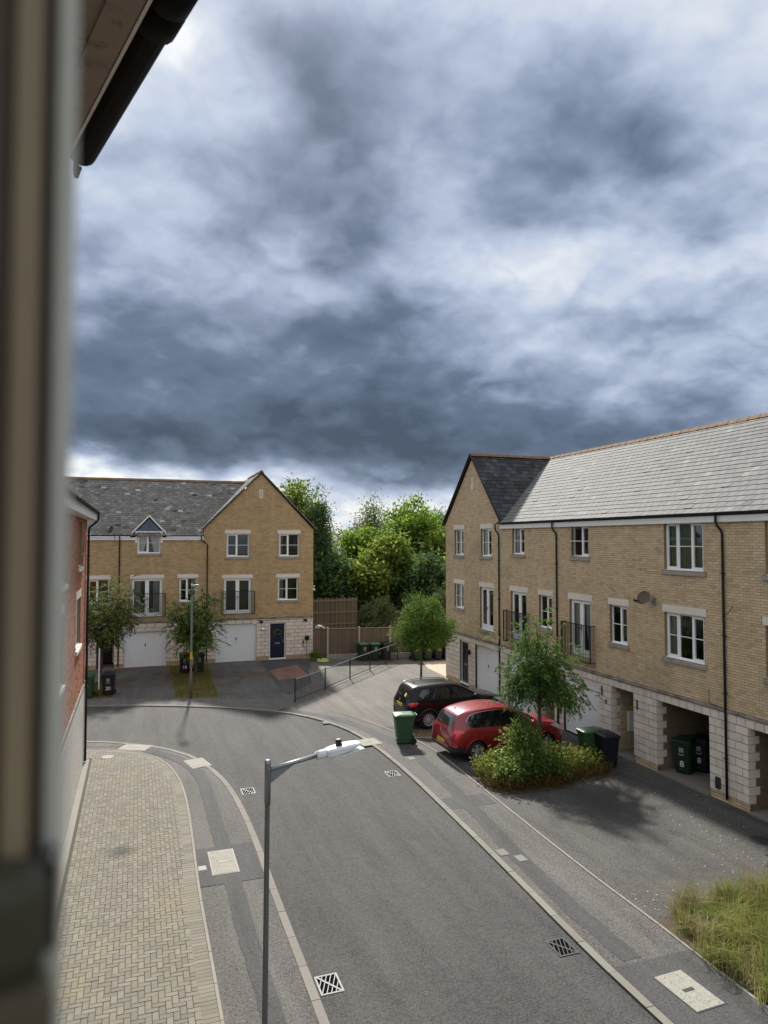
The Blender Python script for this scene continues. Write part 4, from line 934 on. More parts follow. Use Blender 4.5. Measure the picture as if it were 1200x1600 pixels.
# half dormer with blue-grey gablet
dg = pmat('blue grey gablet panel', (.085, .115, .165), .55, .1, 3, .05, 40)
dor = MB(); da, db, dz, dap = -.14, 1.38, 7.56, 8.36; dc = (da + db) / 2
dor.add([FL.p(da + .05, dz, .04), FL.p(db - .05, dz, .04), FL.p(dc, dap - .05, .04)], [(0, 1, 2)], FL.flip); dorm = dor.build('dormer', dg, lt)
m = MB(); m.fb(FL, dc - .01, dc + .01, dz, dap - .08, .04, .05); m.build('panel_joint', M['lead'], dorm)
for sg, ue in ((-1, da - .16), (1, db + .16)):
    m = MB(); a, b = FL.p(ue, dz - .12, .04), FL.p(dc, dap + .06, .04); n_ = Vector((0, 0, .15)); y_ = Vector((0, -.05, 0))
    m.add([a, b, b + y_, a + y_, a + n_, b + n_, b + n_ + y_, a + n_ + y_], HEX, sg > 0); m.build('bargeboard', M['fascia'], dorm)
    m = MB(); a, b = FL.p(ue, dz + .035, .12), FL.p(dc, dap + .215, .12); e = Vector((0, 1.25, 0)); n_ = Vector((0, 0, .04))
    m.add([a, b, b + e, a + e, a + n_, b + n_, b + n_ + e, a + n_ + e], HEX, sg > 0); m.build('dormer_roof', M['slatel'], dorm)
    m = MB(); u = da if sg < 0 else db; m.quad(FL.p(u, 7.2, .02), FL.p(u, 7.2, -.9), FL.p(u, dz + .1, -.9), FL.p(u, dz + .1, .02)); m.build('dormer_cheek', M['slatel'], dorm)
m = MB(); m.fb(FL, da + .02, -.012, 6.95, 7.56, .0, .03); m.fb(FL, 1.242, db - .02, 6.95, 7.56, .0, .03); m.fb(FL, da + .02, db - .02, 7.535, 7.60, -.05, .07); m.build('dormer_trim', M['fascia'], dorm)
# fittings on the ground floor
m = MB(); m.fb(FL, 6.72, LMAX - .03, 2.33, 2.36, .014, .03); m.build('cable', M['black'], lt)
for u in (6.98, 9.65):
    m = MB(); m.lathe([(0, -.07), (.10, -.05), (.11, .02), (.07, .06), (0, .07)], FL.p(u, 2.27, .09), 14); m.build('security_light', M['black'], lt, smooth=True)
m = MB(); m.lathe([(.03, -.10), (.05, -.02), (.11, .0), (.10, .03), (.03, .11), (0, .13)], FL.p(7.07, 1.83, .10), 14); m.fb(FL, 7.05, 7.09, 1.72, 1.80, .014, .1); m.build('wall_lamp', M['upvc'], lt, smooth=True)
m = MB(); m.fb(FL, 8.60, 8.74, 1.58, 1.70, .014, .025); m.build('number_plate', M['black'], lt); m = MB(); m.fb(FL, 8.62, 8.66, 1.42, 1.48, .014, .03); m.build('doorbell', M['black'], lt)
m = MB(); m.lathe([(0.0, -.05), (.13, -.05), (.15, -.02), (.15, .02), (.13, .05), (0, .05)], FL.p(9.75, 1.2, .07), 18, axis='y'); m.tube([FL.p(9.75, 1.05, .05), FL.p(9.72, .6, .06), FL.p(9.73, .1, .05)], .012, 6); m.tube([FL.p(9.55, 1.0, .03), FL.p(9.50, .8, .05), FL.p(9.60, .66, .04), FL.p(9.55, .6, .03)], .015, 6); m.fb(FL, 9.48, 9.56, .92, 1.05, .014, .07)
m.build('charger', M['black'], lt)
m = MB(); m.lathe([(0, -.05), (.06, -.03), (.06, .03), (0, .05)], (10.17, 41.9, 4.1), 10); m.lathe([(0, -.04), (.045, -.02), (.045, .02), (0, .04)], (10.16, 41.82, 4.3), 10); m.tube([(10.10, 42.0, 4.2), (10.17, 41.92, 4.15)], .015, 6); m.build('camera_light', M['upvc'], lt, smooth=True)
t = thing('satellite_dish', 'small dark satellite dish above the gutter of the far terrace', 'satellite dish', (-1.3, 41.7, 7.6))
c = Vector((-1.35, 41.62, 7.68)); ax = Vector((-.85, -.45, .3)).normalized(); s1 = ax.cross(Vector((0, 0, 1))).normalized(); s2 = s1.cross(ax); m = MB(); P = []
for r_, h_ in ((.001, 0), (.12, .015), (.23, .05), (.24, .046), (.12, .007), (.001, -.008)): P += [c + s1 * math.cos(2 * math.pi * j / 18) * r_ + s2 * math.sin(2 * math.pi * j / 18) * r_ + ax * h_ for j in range(18)]
m.add(P, [(i * 18 + j, i * 18 + (j + 1) % 18, (i + 1) * 18 + (j + 1) % 18, (i + 1) * 18 + j) for i in range(5) for j in range(18)]); m.build('dish', M['iron'], t, smooth=True)
m = MB(); m.tube([c - s2 * .2, c + ax * .22 - s2 * .16], .012, 6); m.tube([c + ax * .2 - s2 * .16, c + ax * .28 - s2 * .14], .03, 8); m.build('feed_arm', M['blackmetal'], t)
m = MB(); m.tube([c - ax * .02, (-1.2, 41.75, 7.5), (-1.2, 41.97, 7.0)], .018, 6); m.build('bracket', M['galv'], t)

# ------------------------------------------------------------------ red-brick building on the near left
FB = Frame((-1.55, 0, 0), (0, 1, 0), (0, 0, 1), (1, 0, 0))
rb = thing('apartment_building', 'red brick building with pale rendered ground floor on the left edge', 'building', (-5, 16, 0))
B0, B1, BE = 7.0, 24.75, 7.86
wins = []
addw(21.45, 22.62, 6.35, 7.6, lights=(.5, .5), sash=(1, 0)); addw(20.95, 22.45, 4.12, 5.45, lintel=1, lights=(.5, .5), sash=(1, 0))
addw(16.2, 17.7, 6.1, 7.6, lights=(.5, .5), sash=(1, 0)); addw(15.9, 17.4, 3.9, 5.45, lintel=1, lights=(.5, .5), sash=(1, 0)); addw(10.2, 11.7, 4.0, 5.45, lintel=1, lights=(.5, .5), sash=(1, 0))
holes = [w[:4] for w in wins]; blocks = []
for u0, u1, z0, z1, k in wins:
    blocks += [(u0, u1, z0, z1), (u0 - .1, u1 + .1, z0 - .15, z0)]
    if k.get('lintel'): blocks.append((u0 - .1, u1 + .1, z1, z1 + .225))
m = MB(); wallsheet(m, FB, B0, B1, ZB, BE, holes); bw = m.build('wall', M['mortar'], rb)
emit(FB, bricks(FB, ZB, BE, lambda z: (B0, B1), blocks), 'brick', M['redbrick'], bw, 0)
for (u0, u1, z0, z1, k) in wins: window(rb, FB, u0, u1, z0, z1, sillmat='lintel', **k)
m = MB(); m.box(-9.5, -1.56, B1 - .15, B1, 0, BE); m.box(-9.5, -1.6, B0, B0 + .15, 0, BE); m.box(-9.5, -9.35, B0 + .16, B1 - .16, 0, BE); m.build('rear_wall', M['redbrick'], rb)
zb_ = [(.05 + i * .225, .05 + (i + 1) * .225) for i in range(11)]
m = MB(); wallsheet(m, FB, B0, B1, 0, ZB, []); bg_ = m.build('ground_floor_wall', M['darkmortar'], rb)
emit(FB, stonework(FB, zb_, B0, B1 + .01, []), 'stone_block', M['render'], bg_, 120)
m = MB(); m.fb(FB, B0, B1, 2.53, 2.60, 0, .045); m.build('string_course', M['band'], rb)
m = MB(); m.fb(FB, B0, B1 + .1, 7.74, 7.94, .0, .28); m.build('fascia', M['fascia'], rb)
gutter(rb, (-1.21, B0, 8.0), (-1.21, B1 + .12, 8.0), .06)
BP = math.hypot(4, 3.2); FK = Frame((-1.20, 0, 7.98), (0, 1, 0), (-4 / BP, 0, 3.2 / BP), (3.2 / BP, 0, 4 / BP))
m = MB(); m.add([FK.p(B0 - .1, 0), FK.p(B1 + .2, 0), FK.p(B1 + .2, BP), FK.p(B0 - .1, BP)], [(0, 1, 2, 3)], FK.flip); m.quad((-5.2, B0 - .1, 11.18), (-5.2, B1 + .2, 11.18), (-9.6, B1 + .2, 7.9), (-9.6, B0 - .1, 7.9)); m.quad((-1.56, B1 - .002, BE), (-9.4, B1 - .002, BE), (-5.2, B1 - .002, 11.1))
broof = m.build('roof', M['lead'], rb); 
tile = pmat('brown roof tile', (.11, .065, .045), .8, .2, 2, .15, 40, piece=.2)
emit(FK, slates(FK, 17, lambda v: (B0, B1 + .22), .30, BP / 17), 'tile', tile, broof, 0)
downpipe(rb, [(-1.21, B1 + .06, 7.95), (-1.21, B1 + .06, 7.78), (-1.30, B1 + .02, 7.66), (-1.46, B1 - .08, 7.52), (-1.485, B1 - .10, 7.40), (-1.485, B1 - .10, 4), (-1.485, B1 - .10, .06)], r=.036, brackets=[(-1.485, B1 - .10, z) for z in (6.6, 5.0, 3.6, 2.4)])

# ------------------------------------------------------------------ the house the view is taken from: eave overhead and window side
an = R(17); E = Vector((-math.sin(an), math.cos(an), 0)); O_ = Vector((math.cos(an), math.sin(an), 0))
FE = Frame((0, 0, 0), E, (0, 0, 1), O_)
oh = thing('house_eave', 'stained soffit, white fascia and black gutter of the near house overhead', 'house eave', FE.p(2, 8.9, .5))
soff = pmat('stained soffit board', (.36, .30, .255), .8, .12, 3, .10, 40, stains=[((.06, .035, .025), 4.5, .55, .16, .75), ((.10, .06, .04), 14, .60, .10, .6)])
m = MB(); m.fb(FE, -1.5, 3.54, 8.905, 8.925, .10, .712); m.build('soffit', soff, oh)
m = MB(); m.fb(FE, -1.5, 3.55, 8.892, 9.10, .712, .724); m.build('fascia', M['fascia'], oh)
m = MB(); m.fb(FE, -1.5, 3.52, 8.890, 8.905, .60, .705); m.build('soffit_batten', soff, oh)
m = MB(); m.fb(FE, -1.5, 3.52, 8.60, 8.905, -.06, .10); m.build('wall_head', M['brick'], oh)
m = MB(); a = [FE.p(-1.6, 9.08, .80), FE.p(3.62, 9.08, .80), FE.p(3.62, 10.5, -1.0), FE.p(-1.6, 10.5, -1.0)]; m.add(a + [q + Vector((0, 0, .05)) for q in a], HEX); m.build('roof_edge', M['slateshade'], oh)
gt = gutter(oh, FE.p(-1.5, 8.98, .795), FE.p(3.56, 8.98, .795), .068, 'gutterblk', brk=9)
for u in (2.30, 2.44):
    m = MB(); n = 11; P = []
    for uu, rr in ((u - .06, .070), (u - .05, .084), (u + .05, .084), (u + .06, .070)):
        P += [FE.p(uu, 8.98 - math.sin(math.pi * j / (n - 1)) * rr, .795 + math.cos(math.pi * j / (n - 1)) * rr) for j in range(n)]
    m.add(P, [(i * n + j, i * n + j + 1, (i + 1) * n + j + 1, (i + 1) * n + j) for i in range(3) for j in range(n - 1)]); m.build('gutter_union', M['gutterblk'], gt, smooth=True)
m = MB(); c = FE.p(3.58, 8.965, .785); m.tube([c + E * .02 + Vector((0, 0, .02)), c + E * .05 - Vector((0, 0, .05)), c + E * .03 - Vector((0, 0, .085)), c - E * .03 - Vector((0, 0, .07))], .012, 8); m.build('end_hook', M['black'], gt)
# open window sash beside the camera: vertical profile a hand's breadth away
wf = thing('window_frame', 'blurred brown and grey window frame edge filling the left margin', 'window frame', (-.03, .16, 6.9))
fwd = Vector((math.sin(YAW), math.cos(YAW), 0)); rgt = Vector(RT)
A0 = math.atan((60 - 600) / FPX); DW = .19
ray = (fwd * math.cos(A0) + rgt * math.sin(A0)); FWn = Frame(CAM_P + ray * DW - Vector((0, 0, 7.1)), rgt * math.cos(A0) - fwd * math.sin(A0), (0, 0, 1), -ray)
def px(x): return DW * math.tan(math.atan((x - 600) / FPX) - A0)
wbrown = pmat('brown stained timber', (.06, .042, .026), .6, .2, 8, .1, 60); wtan = pmat('tan timber bead', (.24, .185, .115), .65, .15, 8, .1, 60); wgrey = pmat('grey green seal edge', (.50, .50, .45), .75, .1, 8, .05, 60)
m = MB(); m.fb(FWn, px(-90), px(10), 6.75, 7.45, -.05, .0); o = m.build('outer_stile', wbrown, wf); bevel(o, .002, 2)
m = MB(); m.fb(FWn, px(10), px(54), 6.75, 7.45, -.04, .004); o = m.build('bead', wtan, wf); bevel(o, .003, 3)
m = MB(); m.fb(FWn, px(54), px(74), 6.75, 7.45, -.05, -.006); o = m.build('groove', wbrown, wf)
m = MB(); m.fb(FWn, px(74), px(110), 6.75, 7.45, -.03, -.002); o = m.build('seal_edge', wgrey, wf); bevel(o, .002, 2)
wol = pmat('olive brass latch', (.055, .052, .034), .5, .2, 30, .1, 80, metal=.3)
m = MB(); z1_, z0_ = 7.1 - (1300 - 844) / FPX * .175, 7.1 - (1452 - 844) / FPX * .175; m.fb(FWn, px(-60), px(88), z0_, z1_, .0, .016); o = m.build('latch_plate', wol, wf); bevel(o, .006, 3)
m = MB(); m.fb(FWn, px(84), px(100), z0_ + .002, z1_ - .001, -.03, .008); o = m.build('latch_edge', M['black'], wf); bevel(o, .004, 2)
wl2 = pmat('worn timber end', (.085, .066, .04), .6, .4, 60, .1, 80)
m = MB(); m.fb(FWn, px(-60), px(97), 6.75, z0_ - .004, .0, .010); o = m.build('lower_rail', wl2, wf); bevel(o, .004, 3)

# ------------------------------------------------------------------ street lamps
def lamp(name, base, h, arm_dir, label, band=False, lean=(0, 0), r0=.045, arm=.62, head=.58, group='street lamps'):
    t = thing(name, label, 'street lamp', base, group); b = Vector(base); top = b + Vector((lean[0], lean[1], h)); d_ = Vector(arm_dir).normalized(); up = Vector((0, 0, 1)); sd = d_.cross(up)
    m = MB(); pts = [b, b + (top - b) * .22, b + (top - b) * .225, b + (top - b) * .92]
    m.tube(pts, [r0 * 1.45, r0 * 1.4, r0, r0 * .92], 14); m.build('column', M['lampblk'] if not band else M['lampmid'], t, smooth=True)
    m = MB(); m.tube([b + (top - b) * .90, top - up * .03, top, top + up * .012], [r0 * 1.12, r0 * 1.12, r0 * 1.12, r0 * .6], 14); m.build('sleeve', M['galv'], t, smooth=True)
    a0 = top - up * .10; a1 = a0 + d_ * arm + up * arm * .115
    m = MB(); m.tube([a0, a1], .024, 10); br = m.build('arm', M['galv'], t, smooth=True)
    m = MB(); q0 = a0 + d_ * r0 - up * .015; q1 = a0 + d_ * (arm * .52) + up * arm * .052 - up * .015; q2 = a0 + d_ * r0 - up * .15; w = sd * .006
    m.add([q0 - w, q1 - w, q2 - w, q0 + w, q1 + w, q2 + w], [(0, 1, 2), (5, 4, 3), (0, 3, 4, 1), (1, 4, 5, 2), (2, 5, 3, 0)]); m.build('gusset', M['galv'], br)
    ax = (d_ + up * .115).normalized(); un = sd.cross(ax).normalized(); un = un if un.z > 0 else -un
    m = MB(); m.tube([a1 - ax * .02, a1 + ax * .10], [.05, .052], 14); m.build('spigot', M['lampw'], t, smooth=True)
    m = MB(); P = []; pr = []
    for u, hw, zt, zb in ((.10, .06, .04, -.05), (.16, .08, .048, -.055), (.34, .098, .046, -.038), (head, .09, .038, -.010), (head + .09, .068, .026, .0)):
        c = a1 + ax * u
        P += [c - sd * hw + un * zb * .7, c - sd * hw * .6 + un * zb, c + sd * hw * .6 + un * zb, c + sd * hw + un * zb * .7, c + sd * hw + un * zt * .55, c + sd * hw * .75 + un * zt, c - sd * hw * .75 + un * zt, c - sd * hw + un * zt * .55]
    k = 8; m.add(P, [(i * k + j, i * k + (j + 1) % k, (i + 1) * k + (j + 1) % k, (i + 1) * k + j) for i in range(4) for j in range(k)] + [tuple(reversed(range(k))), tuple(range(4 * k, 5 * k))]); hd = m.build('lantern', M['lampw'], t); bevel(hd, .008, 2)
    m = MB(); c = a1 + ax * .40 - un * .045; m.add([c - ax * .16 - sd * .07, c + ax * .16 - sd * .07, c + ax * .16 + sd * .07, c - ax * .16 + sd * .07] + [q - un * .012 for q in (c - ax * .16 - sd * .07, c + ax * .16 - sd * .07, c + ax * .16 + sd * .07, c - ax * .16 + sd * .07)], HEX); m.build('lens', M['lens'], hd)
    m = MB(); c = a1 + ax * .27 + un * .05; m.tube([c, c + un * .02, c + un * .055, c + un * .07], [.042, .036, .036, .026], 14); m.build('photocell', M['black'], hd)
    if band:
        m = MB(); m.tube([b + up * 1.75, b + up * 2.05], r0 * 1.12, 14, squash=1); m.build('yellow_band', M['yellow'], t)
    else:
        m = MB(); m.fb(Frame(b, sd, up, -d_), -.03, .03, .45, 1.0, r0 * 1.35, r0 * 1.5); m.build('access_door', M['lampblk'], t)
    return t
lamp('street_lamp', (1.36, 7.82, .0), 4.68, (.985, .17, 0), 'near street lamp with dark column rising in front of the road', lean=(.025, 0), r0=.031, arm=.60, head=.44)
lamp('street_lamp', (2.36, 33.05, .0), 5.1, (.12, -1, 0), 'far grey street lamp with a yellow band on the turf strip', band=True, r0=.044, arm=.5)

# ------------------------------------------------------------------ wheelie bins
BG = pmat('green bin plastic', (.028, .080, .030), .42, .12, 3, .04, 40, spec=.45, stain=((.05, .13, .06), 3, .6, .2, .3))
BGL = pmat('sunlit green lid', (.06, .145, .065), .35, .15, 4, .05, 40, spec=.5)  # lighter green paints the sun's highlight into the lid
BN = pmat('navy bin plastic', (.008, .010, .018), .45, .15, 3, .04, 40, spec=.45)
BD = pmat('dark green bin plastic', (.008, .028, .014), .45, .15, 3, .04, 40, spec=.45)
def text(body, size, mat, parent, M4):
    cu = bpy.data.curves.new('number', 'FONT'); cu.body = body; cu.size = size; cu.align_x = 'CENTER'; cu.align_y = 'CENTER'; cu.extrude = .001; cu.offset = size * .012
    tmp = bpy.data.objects.new('number', cu); COL.objects.link(tmp); bpy.context.view_layer.update()
    me = bpy.data.meshes.new_from_object(tmp.evaluated_get(bpy.context.evaluated_depsgraph_get())); bpy.data.objects.remove(tmp); me.materials.clear(); me.materials.append(mat)
    o = bpy.data.objects.new('number', me); o.matrix_basis = M4; return finish(o, parent)
BINS = {}
def bin_(loc, rotz, mat, lidmat, label, num=None, crest=False, nmat='white', nsize=.17, zn=.42, group='wheelie bins', lidgap=0):
    t = thing('wheelie_bin', label, 'bin', (0, 0, 0), group); key = (mat.name, lidmat.name)
    if key not in BINS:
        src = {}
        m = MB(); W0, W1, D0, D1, H = .215, .275, .24, .34, 1.0
        def ring(z, hw, yf, yb, ch=.05): return [(-hw + ch, yf, z), (hw - ch, yf, z), (hw, yf + ch, z), (hw, yb - ch, z), (hw - ch, yb, z), (-hw + ch, yb, z), (-hw, yb - ch, z), (-hw, yf + ch, z)]
        rings = [ring(.03, W0, -.25, .22), ring(.08, W0 + .012, -.262, .235), ring(.62, .25, -.32, .30), ring(.90, .268, -.352, .335), ring(.905, .285, -.368, .345), ring(.955, .288, -.37, .35), ring(.955, .26, -.345, .325), ring(.60, .23, -.3, .28)]
        P = [q for r_ in rings for q in r_]; k = 8
        m.add(P, [(i * k + j, i * k + (j + 1) % k, (i + 1) * k + (j + 1) % k, (i + 1) * k + j) for i in range(7) for j in range(k)] + [tuple(reversed(range(k)))])
        for sx in (-1, 1): m.box(sx * .17 - .03, sx * .17 + .03, .22, .34, .10, .30)
        m.box(-.08, .08, -.30, -.262, .09, .16)
        o = m.build('body', mat, t); bevel(o, .012, 2, 50); src['body'] = o
        m = MB(); rings = [ring(.958, .292, -.385, .36), ring(.985, .298, -.395, .365), ring(1.005, .285, -.38, .36), ring(1.03, .24, -.30, .33), ring(1.055, .12, -.12, .25)]
        P = [q for r_ in rings for q in r_]; m.add(P, [(i * k + j, i * k + (j + 1) % k, (i + 1) * k + (j + 1) % k, (i + 1) * k + j) for i in range(4) for j in range(k)] + [tuple(reversed(range(k))), tuple(range(4 * k, 5 * k))])
        o = m.build('lid', lidmat, t); bevel(o, .01, 2, 25); src['lid'] = o
        m = MB(); m.tube([(-.20, .36, .96), (-.20, .42, .985), (.20, .42, .985), (.20, .36, .96)], .016, 8); src['handle'] = m.build('handle', mat, t, smooth=True)
        for sx in (-1, 1):
            m = MB(); m.lathe([(.03, -.025), (.095, -.03), (.10, -.02), (.10, .02), (.095, .03), (.05, .025), (.03, .03)], (sx * .255, .30, .10), 18, axis='x'); src['wheel%d' % sx] = m.build('wheel', M['black'], t, smooth=False)
        m = MB(); m.tube([(-.25, .30, .10), (.25, .30, .10)], .012, 8); src['axle'] = m.build('axle', M['iron'], t)
        BINS[key] = list(src.values())
    else:
        for q in BINS[key]:
            c = q.copy(); COL.objects.link(c); c.parent = t
    if num: text(num, nsize, M[nmat], t, Matrix.Translation((0, -.312 - (zn - .45) * .1, zn)) @ Matrix.Rotation(R(97), 4, 'X'))
    if crest:      # shield-shaped council emblem, unreadable at this distance
        m = MB(); yf = -.352; 
        for (x0, x1, z0, z1) in ((-.06, -.02, .66, .80), (-.005, .015, .66, .80), (.03, .06, .66, .80)): m.box(x0, x1, yf, yf + .03, z0, z1)
        m.add([(-.09, yf, .64), (-.04, yf, .60), (.04, yf, .60), (.09, yf, .64), (.09, yf, .615), (.04, yf, .57), (-.04, yf, .57), (-.09, yf, .615)], [(0, 7, 6, 1), (1, 6, 5, 2), (2, 5, 4, 3)]); m.build('emblem', M['printg'], t)
    t.location = loc; t.rotation_euler.z = rotz; return t
bin_((8.92, 23.35, .006), R(-100), BG, BGL, 'green wheelie bin standing alone on the pavement behind the black car')
bin_((13.85, 19.45, .006), R(-95), BG, BGL, 'green wheelie bin by the porch, behind the navy one')
bin_((14.05, 18.88, .006), R(-8), BN, BN, 'navy wheelie bin at the end of the shrub bed by the porch')
bin_((15.85, 17.48, .047), R(-62), BD, BD, 'dark green wheelie bin numbered 8 just inside the carport', '8', True, nsize=.26, zn=.30)
bin_((16.45, 17.42, .047), R(-62), BN, BN, 'navy wheelie bin numbered 8 deeper inside the carport', '8', True, nsize=.24, zn=.36)
bin_((-1.15, 34.95, .014), R(-4), BN, BN, 'navy wheelie bin numbered 20 beside the left turf strip', '20', True, nsize=.22, zn=.34)
bin_((-2.05, 34.75, .014), R(-8), BG, BG, 'green wheelie bin half hidden by the red-brick building', None, True)
bin_((2.48, 39.35, .014), R(-5), BN, BN, 'navy wheelie bin numbered 18 under the small dark tree', '18', True, nsize=.24, zn=.34)
bin_((3.20, 39.35, .014), R(4), BD, BD, 'dark green wheelie bin numbered 18 beside the navy one under the tree', '18', True, nmat='iron', nsize=.2, zn=.34)
bin_((12.68, 40.05, .004), R(6), BD, BGL, 'left green bin of the two against the fence behind the railing', None, True)
bin_((13.36, 39.85, .004), R(-5), BD, BGL, 'right green bin of the two against the fence behind the railing', None, True)
bin_((14.02, 39.75, .004), R(3), BN, BN, 'navy bin against the fence at the end of the railing', None, True)
for i, (x, y, mt, n_) in enumerate(((15.65, 39.0, BD, '24'), (16.32, 38.9, BD, '23'), (16.95, 38.85, BN, '16'), (17.55, 38.9, BN, '14'))):
    bin_((x, y, .016), R(2 - i), mt, mt, ['dark green bin behind the round tree, first from the fence end', 'dark green bin behind the gravel, second of the row', 'navy bin behind the gravel, third of the row', 'navy bin tucked behind the gable corner, last of the row'][i], n_, nmat='yellow', nsize=.2, zn=.62)

# ------------------------------------------------------------------ railing beside the courtyard
rl = thing('railing', 'low black metal railing running diagonally across the courtyard', 'railing', (10, 34.5, 0))
RP = [Vector(q) for q in ((6.62, 30.74, 0), (8.5, 32.74, 0), (10.36, 34.87, 0), (12.04, 36.71, 0), (13.5, 38.25, 0), (14.7, 39.5, 0))]
for i, q in enumerate(RP):
    m = MB(); m.tube([q, q + Vector((0, 0, 1.06)), q + Vector((0, 0, 1.075))], [.03, .03, .018], 8); m.build('post', M['blackmetal'], rl)
    if i:
        a, b = RP[i - 1], q; t_ = (b - a).normalized(); L = (b - a).length; z_ = Vector((0, 0, 1))
        m = MB(); m.tube([a + z_ * .98, b + z_ * .98], .02, 8); m.build('top_rail', M['blackmetal'] if False else M['galv'], rl); m = MB(); m.tube([a + z_ * .10, b + z_ * .10], .018, 8); m.build('bottom_rail', M['blackmetal'], rl)  # paler top rail stands in for the sun's highlight on black steel
        n = int(L / .11)
        for j in range(1, n):
            c = a + t_ * (L * j / n)
            key = ('railbar',)
            if key not in SHARED:
                mm = MB(); mm.tube([(0, 0, .10), (0, 0, .98)], .0065, 5, cap=False); me = bpy.data.meshes.new('bar'); me.from_pydata(mm.v, [], mm.f); me.materials.append(M['blackmetal']); SHARED[key] = me
            o = bpy.data.objects.new('bar', SHARED[key]); o.location = c - ORG[rl]; finish(o, rl)

# ------------------------------------------------------------------ timber fences with concrete posts
def fence(pts, h, label, mat, gate=False, posts=True, step=1.75, back=False, cap=True, pw=.10):
    a, b = Vector(pts[0]), Vector(pts[1]); t = thing('fence', label, 'fence', (a.x, a.y, 0)); d_ = (b - a); L = d_.length; d_.normalize()
    nrm = Vector((d_.y, -d_.x, 0)); nrm = nrm if nrm.y < 0 else -nrm; F = Frame(a, d_, (0, 0, 1), nrm); z0 = .15 if not back else 0; x = 0; items = []
    n = int(L / .11)
    for i in range(n):
        u = L * i / n; items.append((u + .004, u + L / n + .012, z0 + .15 if not back else .05, h - .06 + random.uniform(-.004, .004), -.012, .012 if i % 2 else .006, .012 if i % 2 else .006))
    emit(F, items, 'board', M[mat], t, 300)
    k = max(1, round(L / step))
    for i in range(k + 1):
        u = L * i / k
        if posts:
            m = MB(); m.fb(F, u - pw / 2, u + pw / 2, 0, h + .05, -.05, .05); m.add([F.p(u - .05, h + .05, -.05), F.p(u + .05, h + .05, -.05), F.p(u + .05, h + .05, .05), F.p(u - .05, h + .05, .05), F.p(u, h + .09, 0)], [(0, 1, 4), (1, 2, 4), (2, 3, 4), (3, 0, 4)]); m.build('post', M['postc'], t)
        if i < k:
            u1 = L * (i + 1) / k
            if not back:
                m = MB(); m.fb(F, u + .05, u1 - .05, 0.0, .29, -.03, .022); m.build('gravel_board', M['concrete'], t)
            if cap:
                m = MB(); m.fb(F, u + .05, u1 - .05, h - .06, h - .02, -.04, .035); m.build('capping', M['fence'], t)
            if back:
                for z in (.35, h * .40, h * .66, h - .25):
                    m = MB(); m.fb(F, u, u1, z, z + .09, .016, .07); m.build('rail', M['fence3'], t)
                for uu in np.arange(u + .15, u1, .30):
                    m = MB(); m.fb(F, uu, uu + .05, .05, h, .014, .035); m.build('batten', M['fence3'], t)
    return t
fence(((10.78, 40.95, 0), (18.2, 39.55, 0)), 1.86, 'brown close-boarded fence with concrete posts behind the wheelie bins', 'fence')
gt_ = thing('gate', 'narrow brown boarded gate between the gable wall and the fence', 'gate', (10.4, 41.2, 0)); FGt = Frame((10.0, 41.36, 0), Vector((.76, -.38, 0)).normalized(), (0, 0, 1), Vector((-.38, -.76, 0)).normalized())
emit(FGt, [(i * .105 + .003, i * .105 + .105, .08, 1.84, -.012, .012) for i in range(8)], 'board', M['fence'], gt_, 20)
m = MB(); m.fb(FGt, 0, .84, 1.75, 1.82, .013, .03); m.fb(FGt, 0, .84, .2, .28, .013, .03); m.build('ledge', M['fence'], gt_)
fence(((10.1, 47.5, 0), (14.7, 47.8, 0)), 3.1, 'tall olive fence showing its rails and battens beside the gable house', 'fence2', back=True, posts=False, step=2.3, cap=False)
fence(((14.75, 48.3, 0), (22.5, 47.6, 0)), 2.05, 'distant brown fence with a concrete post below the trees', 'fence', step=2.6)
# pale arch of a garden seat behind the gate, green lid left on the ground
t = thing('garden_arch', 'white garden arch top showing just above the boarded gate', 'garden arch', (11.3, 43.5, 0))
for dy in (0, .5):
    m = MB(); m.tube([(10.75, 43.5 + dy, 0), (10.75, 43.5 + dy, 1.40)] + [(11.02 - .27 * math.cos(R(a_)), 43.5 + dy, 1.40 + .27 * math.sin(R(a_))) for a_ in range(15, 180, 15)] + [(11.29, 43.5 + dy, 1.40), (11.29, 43.5 + dy, 0)], .03, 7); m.build('hoop', M['upvc'], t, smooth=True)
m = MB(); m.tube([(11.02, 43.5, 1.67), (11.02, 44.0, 1.67)], .02, 6); m.build('cross_bar', M['upvc'], t)
t = thing('plastic_lid', 'yellow-green plastic lid lying on the ground by the gate', 'lid', (10.35, 40.4, .02)); m = MB(); m.lathe([(.36, .0), (.38, .03), (.33, .07), (.05, .09), (.001, .09)], (10.35, 40.35, .02), 20); o = m.build('shell', pmat('lime plastic', (.42, .46, .10), .5), t, smooth=True)
m = MB(); m.tube([(10.25, 40.35, .10), (10.27, 40.35, .14), (10.43, 40.35, .14), (10.45, 40.35, .10)], .014, 6); m.build('grip', pmat('lime plastic grip', (.36, .40, .09), .5), t)
# white marker post by the left porch
t = thing('marker_post', 'thin white post standing beside the left tree trunk', 'post', (-1.63, 36.2, 0)); m = MB(); m.tube([(-1.63, 36.2, 0), (-1.63, 36.2, 1.95), (-1.63, 36.2, 1.97)], [.03, .03, .01], 8); m.build('shaft', M['upvc'], t); m = MB(); m.box(-1.50, -1.42, 36.2, 36.28, 0, .95); m.build('short_stub', M['galv'], t)

